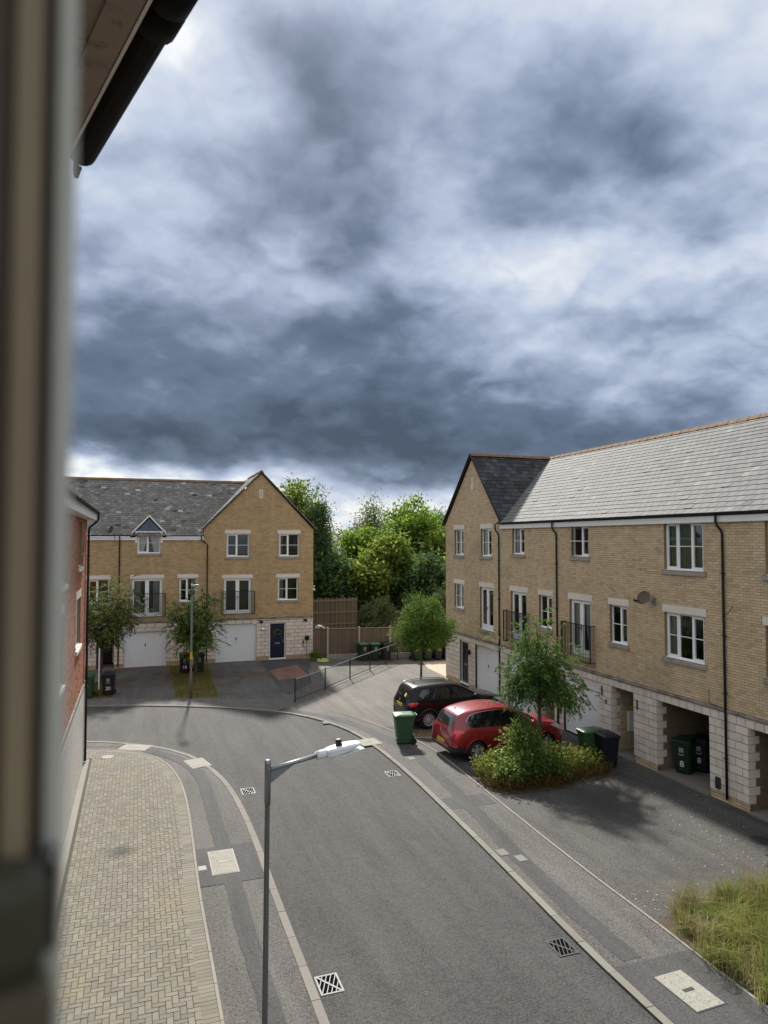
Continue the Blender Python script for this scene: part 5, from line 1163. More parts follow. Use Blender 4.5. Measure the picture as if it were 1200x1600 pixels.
# ------------------------------------------------------------------ parked cars (x forward from the rear axle, y to the car's left)
def paint(name, col, rough=.25, coat=1.0, spec=.5):
    m = pmat(name, col, rough, .04, 2, .03, 300, spec=spec, coat=coat); return m
CM = dict(red=paint('metallic red paint', (.28, .010, .020), .28, .9), black=paint('black paint', (.004, .004, .005), .3, .22, .25), plastic=pmat('dark bumper plastic', (.022, .022, .024), .55, .1, 5, .1, 90), chrome=pmat('bright trim', (.62, .62, .63), .18, 0, 1, 0, 1, metal=1),
          tyre=pmat('tyre rubber', (.012, .012, .012), .8, .1, 6, .1, 60), alloy=pmat('alloy wheel', (.50, .51, .52), .35, .05, 5, 0, 60, metal=.35, spec=.6), tail=pmat('red lamp lens', (.75, .03, .045), .12, .1, 8, .1, 30, spec=.7, coat=.6), head=pmat('clear lamp lens', (.55, .57, .58), .08, .2, 20, .2, 30, spec=.8, coat=.8),
          plate=pmat('yellow plate', (.62, .44, .03), .4, .03, 5, 0, 60), seam=pmat('shut line', (.004, .004, .004), .8, 0, 1, 0, 1), glass=pmat('car window glass', (.008, .010, .012), .02, 0, 1, 0, 1, spec=.8, coat=.5), paper=pmat('window sticker', (.75, .68, .25), .6, .1, 20, 0, 60))
def spl(tab):
    xs, ys = [a for a, b in tab], [b for a, b in tab]; n = len(xs)
    d_ = [(ys[min(i + 1, n - 1)] - ys[max(i - 1, 0)]) / (xs[min(i + 1, n - 1)] - xs[max(i - 1, 0)]) for i in range(n)]
    def f(x):
        x = min(max(x, xs[0]), xs[-1]); i = 0
        while i < n - 2 and x > xs[i + 1]: i += 1
        h = xs[i + 1] - xs[i]; t = (x - xs[i]) / h
        return ys[i] * (1 + 2 * t) * (1 - t) ** 2 + d_[i] * h * t * (1 - t) ** 2 + ys[i + 1] * t * t * (3 - 2 * t) + d_[i + 1] * h * t * t * (t - 1)
    return f
def car(name, label, P, loc, rotz):
    t = thing(name, label, 'car', (0, 0, 0), 'cars parked on the drives'); zt, zl, zb, W_, Wr = (spl(P[k]) for k in ('top', 'belt', 'bot', 'wid', 'roof'))
    X0, X1 = P['top'][0][0], P['top'][-1][0]
    def sec(x):
        T, B, Z, w, r = zt(x), zl(x), zb(x), W_(x), Wr(x); B = min(B, T - .05); r = min(r, w * .93); cr = min(.07, (T - B) * .35)
        c = [(0, Z), (w * .78, Z), (w * .94, Z + .05), (w * .985, Z + .16), (w, Z + (B - Z) * .45), (w * .995, B - .16 * (B - Z)), (w * .965, B), (w * .965 + (r - w * .965) * .34, B + (T - cr - B) * .36), (w * .965 + (r - w * .965) * .70, B + (T - cr - B) * .72), (r, T - cr), (r * .84, T - cr * .38), (r * .5, T - cr * .08), (0, T)]
        q = smooth_curve([(a, b) for a, b in c], 3); return [(v.x, v.y) for v in q]
    xs = []; x = X0
    while x < X1 - 1e-6:
        xs.append(x); x += .012 if (x - X0 < .12 or X1 - x < .10) else .05
    xs.append(X1); S_ = [sec(x) for x in xs]; K = len(S_[0])
    def side_y(x, z):
        q = sec(x); best = None
        for (y0, z0), (y1, z1) in zip(q[3:], q[4:]):
            if min(z0, z1) - 1e-6 <= z <= max(z0, z1) + 1e-6 and abs(z1 - z0) > 1e-6: best = y0 + (y1 - y0) * (z - z0) / (z1 - z0)
        return best if best is not None else q[-8][0]
    def top_z(x, y):
        q = sec(x); y = abs(y)
        for (y0, z0), (y1, z1) in reversed(list(zip(q, q[1:]))):
            if y1 - 1e-6 <= y <= y0 + 1e-6 and y0 > y1: return z1 + (z0 - z1) * (y - y1) / (y0 - y1)
        return q[-10][1]
    def end_x(y, z, rear):
        a, b = (X0, X0 + 1.0) if rear else (X1 - 2.2, X1)
        for _ in range(26):
            c = (a + b) / 2; hi = top_z(c, y) > z
            if rear: a, b = (a, c) if hi else (c, b)
            else: a, b = (c, b) if hi else (a, c)
        return (a + b) / 2
    RAD = P['wr']; ARC = RAD + .055; AX = (0.0, P['wb'])
    V_, idx, F_ = [], {}, []
    for s_ in (1, -1):
        for i, x in enumerate(xs):
            for j, (y, z) in enumerate(S_[i]): idx[s_, i, j] = len(V_); V_.append((x, y * s_, z))
    for s_ in (1, -1):
        for i in range(len(xs) - 1):
            for j in range(K - 1):
                cx, cz = (xs[i] + xs[i + 1]) / 2, (S_[i][j][1] + S_[i][j + 1][1]) / 2; cy = S_[i][j][0]
                if cy > .45 and any((cx - a) ** 2 + (cz - RAD) ** 2 < ARC ** 2 for a in AX): continue
                q = (idx[s_, i, j], idx[s_, i + 1, j], idx[s_, i + 1, j + 1], idx[s_, i, j + 1]); F_.append(q if s_ > 0 else q[::-1])
        for i in (0, len(xs) - 1):
            q = tuple(idx[s_, i, j] for j in range(K)); F_.append(q[::-1] if (s_ > 0) == (i == 0) else q)
    bm_ = MB(); bm_.v = V_; bm_.f = F_; bm_.r = [0] * len(V_); body = bm_.build('body', CM[P['col']], t, smooth=True)
    bmx = bmesh.new(); bmx.from_mesh(body.data); bmesh.ops.remove_doubles(bmx, verts=bmx.verts, dist=.0005); bmesh.ops.recalc_face_normals(bmx, faces=bmx.faces); bmx.to_mesh(body.data); bmx.free()
    me = body.data
    def skin(nm, pred, mat, off, parent=None):
        m = MB(); mp = {}
        for f in me.polygons:
            if len(f.vertices) == 4 and pred(f.center):
                q = []
                for v in f.vertices:
                    if v not in mp: mp[v] = len(m.v); m.v.append(tuple(me.vertices[v].co + me.vertices[v].normal * off)); m.r.append(0)
                    q.append(mp[v])
                m.f.append(tuple(q))
        return m.build(nm, mat, parent or t, smooth=True)
    if P.get('clad'): skin('cladding', P['clad'], CM['plastic'], .010)
    def side_patch(nm, poly, mat, side, off=.006, nx=22, nz=6, parent=t):
        m = MB(); xa, xb = min(p_[0] for p_ in poly), max(p_[0] for p_ in poly); G_ = []
        for i in range(nx + 1):
            x = xa + (xb - xa) * min(max(i / nx, .004), .996); zs = []
            for (x0, z0), (x1, z1) in zip(poly, poly[1:] + poly[:1]):
                if (x0 - x) * (x1 - x) <= 0 and x0 != x1: zs.append(z0 + (z1 - z0) * (x - x0) / (x1 - x0))
            a, b = min(zs), max(zs)
            for k_ in range(nz + 1): z = a + (b - a) * k_ / nz; G_.append((x, side * (side_y(x, z) + off), z))
        m.add(G_, [(i * (nz + 1) + k_, (i + 1) * (nz + 1) + k_, (i + 1) * (nz + 1) + k_ + 1, i * (nz + 1) + k_ + 1) for i in range(nx) for k_ in range(nz)], side > 0); return m.build(nm, mat, parent, smooth=True)
    def end_patch(nm, poly, mat, rear, off=.006, ny=16, nz=10, parent=t):
        m = MB(); za, zb_ = min(p_[1] for p_ in poly), max(p_[1] for p_ in poly); G_ = []
        for k_ in range(nz + 1):
            z = za + (zb_ - za) * min(max(k_ / nz, .004), .996); ys = []
            for (y0, z0), (y1, z1) in zip(poly, poly[1:] + poly[:1]):
                if (z0 - z) * (z1 - z) <= 0 and z0 != z1: ys.append(y0 + (y1 - y0) * (z - z0) / (z1 - z0))
            a, b = min(ys), max(ys)
            for i in range(ny + 1): y = a + (b - a) * i / ny; G_.append((end_x(y, z, rear) + (-off if rear else off), y, z + off * .5))
        m.add(G_, [(k_ * (ny + 1) + i, k_ * (ny + 1) + i + 1, (k_ + 1) * (ny + 1) + i + 1, (k_ + 1) * (ny + 1) + i) for k_ in range(nz) for i in range(ny)], rear); return m.build(nm, mat, parent, smooth=True)
    for sd in (1, -1):
        for poly in P['side']: side_patch('side_window', poly, CM['glass'], sd)
        for poly in P['pillar']: side_patch('pillar', poly, CM['seam'], sd, .009, 2, 6)
        if P.get('trim'):
            m = MB(); m.tube([(x, sd * (side_y(x, z) + .008), z) for x, z in smooth_curve(P['trim'], 5)], .011, 6); m.build('window_trim', CM['chrome'], t, smooth=True)
        for ln in P['seams']:
            m = MB(); m.tube([(x, sd * (side_y(x, z) + .001), z) for x, z in smooth_curve(ln, 5)], .0045, 4); m.build('door_seam', CM['seam'], t)
        for (x, z) in P['handles']:
            m = MB(); y = side_y(x, z); m.tube([(x - .09, sd * (y + .004), z), (x - .07, sd * (y + .03), z), (x + .07, sd * (y + .03), z), (x + .09, sd * (y + .004), z)], .012, 6); m.build('door_handle', CM[P['col']], t, smooth=True)
        side_patch('tail_lamp', P['tail'], CM['tail'], sd, .012, 8, 6); side_patch('headlight', P['headl'], CM['head'], sd, .012, 10, 5)
        if P.get('fog'): side_patch('reflector', P['fog'], CM['tail'], sd, .014, 3, 3)
        x, z = P['mirror']; y = side_y(x, z); m = MB()
        m.tube([(x, sd * (y - .01), z), (x + .02, sd * (y + .09), z + .02)], .025, 6); m.lathe([(.0, -.06), (.055, -.045), (.075, 0), (.06, .04), (.0, .06)], (x + .03, sd * (y + .15), z + .04), 12, axis='x'); m.lathe([(0, -.05), (.05, -.035), (.07, 0), (.05, .03), (0, .045)], (x + .035, sd * (y + .21), z + .045), 12, axis='x'); m.build('mirror', CM[P['col']], t, smooth=True)
        for k_, ax in enumerate(AX):
            yo = W_(ax) - .005; m = MB(); pts = []
            for a_ in range(-14, 195, 7):
                x, z = ax + ARC * math.cos(R(a_)), RAD + ARC * math.sin(R(a_)); pts.append((x, sd * (side_y(x, max(z, zb(x) + .03)) + .002), z))
            m.tube(pts, P['lip'], 6); m.build('wheel_arch', CM['plastic' if P.get('clad') and P['lip'] > .03 else P['col']], t, smooth=True)
            m = MB(); n = 18; Q = []
            for yy in (yo - .02, yo - .30):
                Q += [(ax + ARC * math.cos(math.pi * 1.1 * i / n - .16), sd * yy, RAD + ARC * math.sin(math.pi * 1.1 * i / n - .16)) for i in range(n + 1)]
            m.add(Q, [(i, i + 1, n + 2 + i, n + 1 + i) for i in range(n)] + [tuple(range(n + 1, 2 * n + 2))]); m.build('arch_liner', CM['seam'], t)
            yc = yo - .105; m = MB(); r_ = RAD; m.lathe([(r_ * .66, .10), (r_ * .70, .105), (r_ * .93, .10), (r_, .07), (r_, -.07), (r_ * .93, -.10), (r_ * .66, -.10)], (ax, sd * yc, r_), 32, axis='y', cap=False); wh = m.build('wheel', CM['tyre'], t, smooth=True)
            m = MB(); m.lathe([(r_ * .60, -.08), (r_ * .665, .085), (r_ * .665, .098), (r_ * .62, .098), (r_ * .595, .06), (r_ * .58, -.02)] if sd > 0 else [(r_ * .60, .08), (r_ * .665, -.085), (r_ * .665, -.098), (r_ * .62, -.098), (r_ * .595, -.06), (r_ * .58, .02)], (ax, sd * yc, r_), 32, axis='y', cap=False); m.build('rim', CM['alloy'], wh, smooth=True)
            m = MB(); m.lathe([(.001, .0), (r_ * .6, .0)], (ax, sd * (yc + .0), r_), 24, axis='y', cap=False); m.build('brake_disc', CM['seam'], wh)
            m = MB(); ns = P['spokes']; yy = sd * (yc + .075)
            for i in range(ns):
                a_ = 2 * math.pi * i / ns + .3; dx, dz = math.cos(a_), math.sin(a_); px_, pz_ = -dz, dx; wi, wo_ = (.030, .062) if ns < 8 else (.018, .030)
                Q = [(ax + dx * r_ * .10 + px_ * wi, yy + sd * .012, r_ + dz * r_ * .10 + pz_ * wi), (ax + dx * r_ * .10 - px_ * wi, yy + sd * .012, r_ + dz * r_ * .10 - pz_ * wi), (ax + dx * r_ * .62 - px_ * wo_, yy, r_ + dz * r_ * .62 - pz_ * wo_), (ax + dx * r_ * .62 + px_ * wo_, yy, r_ + dz * r_ * .62 + pz_ * wo_)]
                m.add([(q[0], q[1] - sd * .03, q[2]) for q in Q] + Q, HEX, sd > 0)
            m.lathe([(.001, sd * .018), (.05, sd * .016), (.06, 0), (.06, -sd * .03)], (ax, yy, r_), 16, axis='y', cap=False); m.build('spokes', CM['alloy'], wh)
    end_patch('rear_window', P['rearw'], CM['glass'], True); end_patch('windscreen', P['screen'], CM['glass'], False, .006, 18, 12)
    y0, y1, z0, z1 = P['plate']; x = min(end_x(0, z0, True), X0 + .02) - .02; m = MB(); m.box(X0 - .016, X0 + .03, y0, y1, z0, z1); m.build('number_plate', CM['plate'], t)
    if P.get('rails'):
        for sd in (1, -1):
            m = MB(); pts = []
            for x, h in smooth_curve(P['rails'], 5): y = Wr(x) * .93; pts.append((x, sd * y, top_z(x, y) + h))
            m.tube(pts, .019, 7); m.build('roof_rail', CM['chrome'], t, smooth=True)
    x = P['aerial']; z = top_z(x, 0); m = MB(); m.tube([(x, 0, z - .01), (x + .02, 0, z + .02), (x - .02, 0, z + .03)], [.03, .02, .01], 8); m.tube([(x, 0, z + .02), (x - .14, 0, z + .16)], .004, 5); m.build('aerial', CM['seam'], t)
    m = MB(); q = P['emblem']; m.lathe([(.001, -.006), (.035, -.005), (.04, 0)], (end_x(0, q, True) - .012, 0, q), 14, axis='x', cap=False); m.build('emblem', CM['chrome'], t)
    m = MB(); z0 = P['rearw'][0][1] + .04; m.tube([(end_x(0, z0, True) - .015, .02, z0), (end_x(.3, z0 + .05, True) - .015, .36, z0 + .06)], .008, 5); m.build('rear_wiper', CM['seam'], t)
    if P.get('sticker'):
        ya, yb, za, zb_ = P['sticker']; end_patch('sticker', [(ya, za), (yb, za), (yb, zb_), (ya, zb_)], CM['paper'], True, .012, 4, 4)
    m = MB(); m.box(-.1, P['wb'] + .1, -.7, .7, .16, .24); m.build('underbody', CM['seam'], t)
    for hl in P.get('end_dark', []): end_patch('bumper_insert', hl, CM['plastic'], True, .010, 14, 4)
    t.location = loc; t.rotation_euler.z = rotz; return t
RED = dict(col='red', wb=2.613, wr=.325, lip=.018, spokes=5,
    top=[(-.86, .84), (-.845, .97), (-.80, 1.08), (-.71, 1.24), (-.61, 1.38), (-.48, 1.475), (-.2, 1.555), (.3, 1.62), (.75, 1.635), (1.2, 1.60), (1.6, 1.495), (2.1, 1.26), (2.4, 1.10), (2.7, 1.045), (3.05, .965), (3.3, .87), (3.43, .75), (3.50, .60)],
    belt=[(-.86, .80), (-.6, 1.0), (0, 1.01), (1, .985), (2, .96), (2.6, .93), (3.1, .84), (3.5, .5)], bot=[(-.86, .40), (-.78, .30), (-.5, .24), (0, .22), (2.6, .20), (3.3, .22), (3.5, .34)],
    wid=[(-.86, .60), (-.85, .70), (-.82, .78), (-.72, .855), (-.45, .90), (0, .918), (1.3, .92), (2.4, .915), (2.85, .89), (3.15, .82), (3.38, .68), (3.5, .48)], roof=[(-.86, .53), (-.7, .56), (-.45, .59), (.5, .635), (1.4, .63), (1.9, .67), (2.4, .76), (3, .76), (3.5, .4)],
    side=[[(-.30, 1.20), (-.16, 1.07), (.92, 1.055), (.92, 1.50), (.4, 1.495), (-.02, 1.44), (-.24, 1.33)], [(.99, 1.055), (2.02, 1.04), (2.08, 1.07), (1.65, 1.33), (1.32, 1.455), (.99, 1.50)]], pillar=[[(.915, 1.05), (.995, 1.05), (.995, 1.51), (.915, 1.515)]],
    trim=[(-.30, 1.22), (-.24, 1.345), (0, 1.46), (.5, 1.52), (1.0, 1.52), (1.35, 1.47), (1.68, 1.35), (2.10, 1.08)], seams=[[(.95, 1.03), (.96, .7), (.95, .34)], [(2.05, 1.02), (2.12, .8), (2.08, .38)], [(-.05, 1.03), (.22, .80), (.42, .55)], [(.95, .33), (1.5, .32), (2.05, .34)]], handles=[(.72, .90), (1.78, .89)],
    tail=[(-.80, .88), (-.74, 1.02), (-.50, 1.03), (-.44, .96), (-.62, .80), (-.76, .74)], headl=[(2.75, .93), (3.0, .93), (3.24, .83), (3.30, .70), (3.16, .72), (2.9, .84)], fog=[(-.80, .50), (-.70, .50), (-.70, .56), (-.80, .56)], mirror=(1.98, 1.06),
    rearw=[(-.58, 1.08), (.58, 1.08), (.62, 1.22), (.48, 1.42), (-.48, 1.42), (-.62, 1.22)], screen=[(-.72, 1.13), (.72, 1.13), (.58, 1.54), (-.58, 1.54)], plate=(-.26, .26, .52, .63), aerial=-.35, emblem=.93, clad=lambda c: c.x < -.45 and c.z < .50 or (c.z < .30),
    end_dark=[])
BLK = dict(col='black', wb=2.63, wr=.34, lip=.036, spokes=10,
    top=[(-.83, .88), (-.815, 1.0), (-.77, 1.12), (-.68, 1.30), (-.58, 1.47), (-.46, 1.545), (-.2, 1.58), (.3, 1.61), (.8, 1.605), (1.25, 1.56), (1.6, 1.45), (2.0, 1.25), (2.3, 1.11), (2.65, 1.06), (3.0, 1.0), (3.28, .91), (3.42, .78), (3.49, .60)],
    belt=[(-.83, .84), (-.6, 1.06), (0, 1.05), (1, 1.01), (2, .98), (2.6, .95), (3.1, .87), (3.49, .5)], bot=[(-.83, .44), (-.75, .32), (-.5, .26), (0, .25), (2.6, .24), (3.3, .26), (3.49, .36)],
    wid=[(-.83, .60), (-.82, .70), (-.79, .77), (-.70, .83), (-.45, .87), (0, .888), (1.3, .89), (2.4, .885), (2.85, .86), (3.15, .80), (3.38, .66), (3.49, .48)], roof=[(-.83, .55), (-.7, .59), (-.45, .62), (.5, .645), (1.4, .63), (1.9, .66), (2.4, .74), (3, .74), (3.49, .4)],
    side=[[(-.36, 1.25), (-.22, 1.12), (.08, 1.10), (.08, 1.44), (-.18, 1.42)], [(.14, 1.095), (.90, 1.075), (.90, 1.475), (.5, 1.485), (.14, 1.455)], [(.98, 1.075), (1.96, 1.055), (2.0, 1.09), (1.6, 1.32), (1.28, 1.43), (.98, 1.47)]], pillar=[[(.895, 1.07), (.985, 1.07), (.985, 1.475), (.895, 1.48)]],
    seams=[[(.94, 1.05), (.95, .7), (.94, .36)], [(2.0, 1.04), (2.06, .8), (2.04, .40)], [(.05, 1.08), (.30, .84), (.46, .58)]], handles=[(.70, .93), (1.74, .92)],
    tail=[(-.78, .93), (-.72, 1.01), (-.48, 1.02), (-.40, .99), (-.52, .90), (-.74, .86)], headl=[(2.80, .97), (3.05, .95), (3.27, .84), (3.30, .74), (3.12, .77), (2.95, .86)], mirror=(1.90, 1.09),
    rearw=[(-.56, 1.12), (.56, 1.12), (.58, 1.25), (.50, 1.46), (-.50, 1.46), (-.58, 1.25)], screen=[(-.70, 1.15), (.70, 1.15), (.56, 1.52), (-.56, 1.52)], plate=(-.26, .26, .78, .89), aerial=-.25, emblem=1.02, clad=lambda c: c.z < .42 or (c.x < -.5 and c.z < .62),
    rails=[(-.5, .0), (-.42, .035), (0, .05), (.8, .05), (1.25, .035), (1.36, .0)], sticker=(-.42, -.28, 1.16, 1.28))
car('car', 'red hatchback with pale alloy wheels parked beside the shrub bed', RED, (10.36, 21.50, .004), R(1.5))
car('car', 'black car with silver roof rails parked behind the red one', BLK, (10.42, 25.58, .004), R(1))

# ------------------------------------------------------------------ vegetation
def unit(a): return a / np.maximum(np.linalg.norm(a, axis=1, keepdims=True), 1e-9)
def leafmesh(name, pos, dirs, nrm, ln, wd, mat, parent, kind=None):
    """pointed leaves: base, two shoulders, tip"""
    n = len(pos); dirs = unit(dirs); sd = unit(np.cross(dirs, nrm)); nn = np.cross(sd, dirs); ln = np.broadcast_to(ln, n)[:, None]; wd = np.broadcast_to(wd, n)[:, None]
    v = np.empty((n, 4, 3)); v[:, 0] = pos; v[:, 1] = pos + dirs * ln * .45 + sd * wd * .5 + nn * wd * .12; v[:, 2] = pos + dirs * ln - nn * ln * .08; v[:, 3] = pos + dirs * ln * .45 - sd * wd * .5 + nn * wd * .12
    me = bpy.data.meshes.new(name); me.vertices.add(4 * n); me.vertices.foreach_set('co', v.ravel().astype(np.float32)); me.loops.add(4 * n); me.loops.foreach_set('vertex_index', np.arange(4 * n, dtype=np.int32))
    me.polygons.add(n); me.polygons.foreach_set('loop_start', np.arange(0, 4 * n, 4, dtype=np.int32)); me.polygons.foreach_set('loop_total', np.full(n, 4, dtype=np.int32)); me.update(calc_edges=True)
    at = me.attributes.new('rnd', 'FLOAT', 'POINT'); at.data.foreach_set('value', np.repeat(RNG.uniform(.01, 1, n), 4).astype(np.float32)); me.materials.append(mat)
    o = bpy.data.objects.new(name, me); o.location = -ORG.get(parent, Vector((0, 0, 0))); ORG[o] = Vector((0, 0, 0)); return finish(o, parent, kind)
def blob_points(lobes, nsub, nleaf, rsub, flat=.7, shell=.45):
    """sub-clumps spread through the lobes, leaves spread through the sub-clumps"""
    vol = np.array([a[3] * a[4] * a[5] for a in lobes]); pk = RNG.choice(len(lobes), nsub, p=vol / vol.sum()); L = np.array(lobes)[pk]
    dv = unit(RNG.normal(size=(nsub, 3))); r = RNG.uniform(0, 1, nsub) ** shell; sc = L[:, :3] + dv * r[:, None] * L[:, 3:6]
    k = RNG.integers(0, nsub, nleaf); off = RNG.normal(size=(nleaf, 3)) * rsub; off[:, 2] *= flat
    return sc, sc[k] + off, unit(off + (sc[k] - L[k, :3]) * .6)
def branch(m, a, b, r0, r1, sag=.0, n=4, seg=6):
    a, b = Vector(a), Vector(b); pts = []
    for i in range(seg + 1):
        t = i / seg; q = a.lerp(b, t); q.z += sag * math.sin(math.pi * t); q += Vector((random.gauss(0, 1), random.gauss(0, 1), 0)) * .02 * (b - a).length * math.sin(math.pi * t); pts.append(q)
    m.tube(pts, [r0 + (r1 - r0) * i / seg for i in range(seg + 1)], n, cap=False)
def tree(name, label, base, fork, tr, lobes, nsub, nleaf, rsub, ln, wd, mat, bark='bark', flat=.7, droop=.2, group=None, limbs=None, shell=.45, cat='tree', lean=(0, 0), nb=60):
    t = thing(name, label, cat, base, group); b = Vector(base); f = b + Vector((lean[0], lean[1], fork)); top = max(lobes, key=lambda a: a[2] + a[5]); tp = Vector((top[0], top[1], top[2] + top[5] * .5))
    sc, p_, od = blob_points(lobes, nsub, nleaf, rsub, flat, shell)
    m = MB(); m.tube([b - Vector((0, 0, .1)), b + Vector((0, 0, .05)), b.lerp(f, .5) + Vector((random.uniform(-.03, .03), random.uniform(-.03, .03), 0)), f], [tr * 1.5, tr * 1.15, tr, tr * .85], 10)
    axis = [f, f.lerp(tp, .5), tp]; branch(m, f, tp, tr * .8, tr * .15, 0, 7, 8)
    for a in lobes:
        c = Vector(a[:3]); q = f.lerp(tp, random.uniform(0, .35)); branch(m, q, c, tr * .5, tr * .16, .1, 6)
    for c in sc[:nb]:
        c = Vector(c); li = min(lobes, key=lambda a: (Vector(a[:3]) - c).length); q = f.lerp(Vector(li[:3]), random.uniform(.35, .95)); branch(m, q, c, tr * .20, tr * .05, .05, 4, 4)
    m.build('trunk', M[bark], t, smooth=True)
    dr = unit(RNG.normal(size=(nleaf, 3)) * .8 + od * .9 + np.array([0, 0, -droop])); nm = unit(RNG.normal(size=(nleaf, 3)) * .55 + np.array([0, 0, 1.0]))
    leafmesh('crown', p_, dr, nm, RNG.uniform(.7, 1.25, nleaf) * ln, RNG.uniform(.7, 1.2, nleaf) * wd, mat, t); return t
def spray_tree(name, label, base, fork, tr, tips, mat, bark, ln, wd, nspray, nlf, group=None, sag=-.15, spread=.30, twl=.34):
    """open crown: leaves ranked along drooping twigs at the ends of visible branches"""
    t = thing(name, label, 'tree', base, group); b = Vector(base); f = b + Vector((0, 0, fork)); m = MB()
    m.tube([b - Vector((0, 0, .1)), b + Vector((0, 0, .06)), b.lerp(f, .55) + Vector((.03, .02, 0)), f], [tr * 1.4, tr * 1.1, tr, tr * .9], 10)
    P, D = [], []
    for (x, y, z, r_) in tips:
        c = Vector((x, y, z)); mid = f.lerp(c, .5) + Vector((0, 0, .12)); branch(m, f - Vector((0, 0, random.uniform(0, .25))), c, tr * .45, tr * .08, .12, 6, 7)
        for k_ in range(nspray):
            q = f.lerp(c, random.uniform(.42, 1.0)); q.z += .1; o_ = Vector((random.gauss(0, 1), random.gauss(0, 1), random.gauss(0, .75))) * r_ * .55; e = q + o_; dd = (o_.normalized() + Vector((0, 0, sag * 2))).normalized()
            if k_ % 3 == 0: branch(m, q, e, tr * .10, tr * .03, .03, 4, 3)
            for i in range(nlf):
                s_ = i / nlf; P.append(tuple(e + dd * (s_ * twl) + Vector((0, 0, -.14 * s_ * s_)))); sd = dd.cross(Vector((0, 0, 1))) * (1 if i % 2 else -1); D.append(tuple(sd * .8 + dd * .7 + Vector((random.gauss(0, .25), random.gauss(0, .25), random.gauss(0, .3) - .15))))
    m.build('trunk', M[bark], t, smooth=True); n = len(P); P, D = np.array(P), np.array(D)
    leafmesh('crown', P, D, unit(RNG.normal(size=(n, 3)) * .45 + np.array([0, 0, 1.0])), RNG.uniform(.7, 1.25, n) * ln, RNG.uniform(.7, 1.2, n) * wd, mat, t); return t
LF = dict(
    round_=leafmat('round tree leaves', [(0.041, 0.078, 0.019), (0.084, 0.158, 0.030), (0.158, 0.251, 0.041), (0.242, 0.317, 0.065)], .38),
    ash=leafmat('ash leaves', [(0.036, 0.075, 0.022), (0.075, 0.152, 0.036), (0.133, 0.232, 0.049), (0.214, 0.321, 0.081)], .40),
    olive=leafmat('olive brown leaves', [(0.057, 0.065, 0.028), (0.105, 0.138, 0.041), (0.162, 0.214, 0.054), (0.249, 0.278, 0.090)], .35),
    olive2=leafmat('olive leaves', [(0.044, 0.072, 0.022), (0.093, 0.158, 0.035), (0.166, 0.255, 0.052), (0.276, 0.340, 0.098)], .38),
    dark=leafmat('dark foliage', [(0.031, 0.055, 0.027), (0.060, 0.109, 0.043), (0.109, 0.182, 0.055), (0.182, 0.257, 0.078)], .35),
    mid=leafmat('mid foliage', [(0.062, 0.084, 0.023), (0.124, 0.176, 0.037), (0.230, 0.297, 0.046), (0.381, 0.423, 0.065)], .50),
    lime=leafmat('yellow green foliage', [(.065, .115, .02), (.13, .22, .03), (.21, .32, .045), (.32, .42, .07)], .55),
    pale=leafmat('pale birch foliage', [(0.094, 0.112, 0.052), (0.158, 0.196, 0.084), (0.223, 0.270, 0.115), (0.317, 0.354, 0.167)], .4),
    shrub=leafmat('shrub leaves', [(0.052, 0.088, 0.024), (0.111, 0.181, 0.043), (0.195, 0.269, 0.072), (0.390, 0.450, 0.168)], .60),
    cover=leafmat('bed leaves', [(.10, .105, .022), (.17, .19, .04), (.24, .27, .06), (.38, .40, .13)], .58),
    rust=leafmat('rusty bed leaves', [(.09, .035, .012), (.12, .065, .018), (.12, .10, .024), (.16, .15, .04)], .30),
    grass=leafmat('long grass', [(0.085, 0.132, 0.022), (0.155, 0.202, 0.034), (0.279, 0.287, 0.070), (0.420, 0.420, 0.202)], .40),
    straw=leafmat('dry grass', [(.20, .17, .08), (.30, .26, .13), (.42, .38, .22)], .35),
    turf=leafmat('turf blades', [(0.093, 0.101, 0.019), (0.155, 0.139, 0.031), (0.232, 0.186, 0.046)], .3),
    petal=leafmat('fallen petals', [(.62, .60, .54), (.70, .68, .62), (.75, .74, .70)], .2))
def ell(x, y, z, rx, ry, rz): return (x, y, z, rx, ry, rz)
x, y = 12.35, 30.1
tree('round_tree', 'small round-headed tree with a slim trunk behind the black car', (x, y, 0), 1.75, .055, [ell(x + .12, y, 3.05, 1.25, 1.25, .9), ell(x + .1, y, 3.8, .85, .85, .75), ell(x - .8, y, 2.75, .6, .8, .48), ell(x + .95, y - .2, 2.6, .6, .7, .42), ell(x - .5, y + .2, 3.7, .5, .5, .45), ell(x + .5, y, 4.1, .4, .4, .38), ell(x - 1.15, y + .1, 3.15, .35, .4, .28), ell(x + 1.3, y, 3.05, .3, .4, .3), ell(x - .15, y - .3, 4.45, .3, .3, .25)], 120, 15000, .21, .12, .05, LF['round_'], 'bark', group='young trees by the right terrace', droop=.5, shell=.42)
x, y = 12.15, 19.75; UPL = .18
tips = [(x - .1, y, 4.35, .55), (x - .45, y + .2, 3.9, .6), (x + .35, y - .1, 3.75, .6), (x - .85, y, 3.2, .6), (x + .85, y + .1, 3.1, .62), (x - .95, y - .3, 2.55, .55), (x + 1.05, y - .4, 2.45, .6), (x + .0, y - .5, 3.2, .65), (x + .1, y + .6, 3.1, .65), (x - .4, y - .5, 2.4, .5), (x + .55, y - .6, 2.6, .55), (x + 1.35, y - .5, 1.95, .42), (x - .5, y + .6, 2.6, .5), (x + .6, y + .6, 2.6, .5), (x - 1.1, y + .2, 2.15, .42), (x + .2, y, 2.9, .6)]
tips = [(x + (a - x) * .84, b, c + UPL, d * .92) for a, b, c, d in tips]; tips.pop(15); tips.pop(9)
spray_tree('ash_tree', 'young ash tree with drooping leaf sprays rising from the shrub bed', (x, y, .02), 1.95, .062, tips, LF['ash'], 'bark', .11, .042, 70, 16, group='young trees by the right terrace', sag=-.06, twl=.28)
x, y = -1.62, 37.4
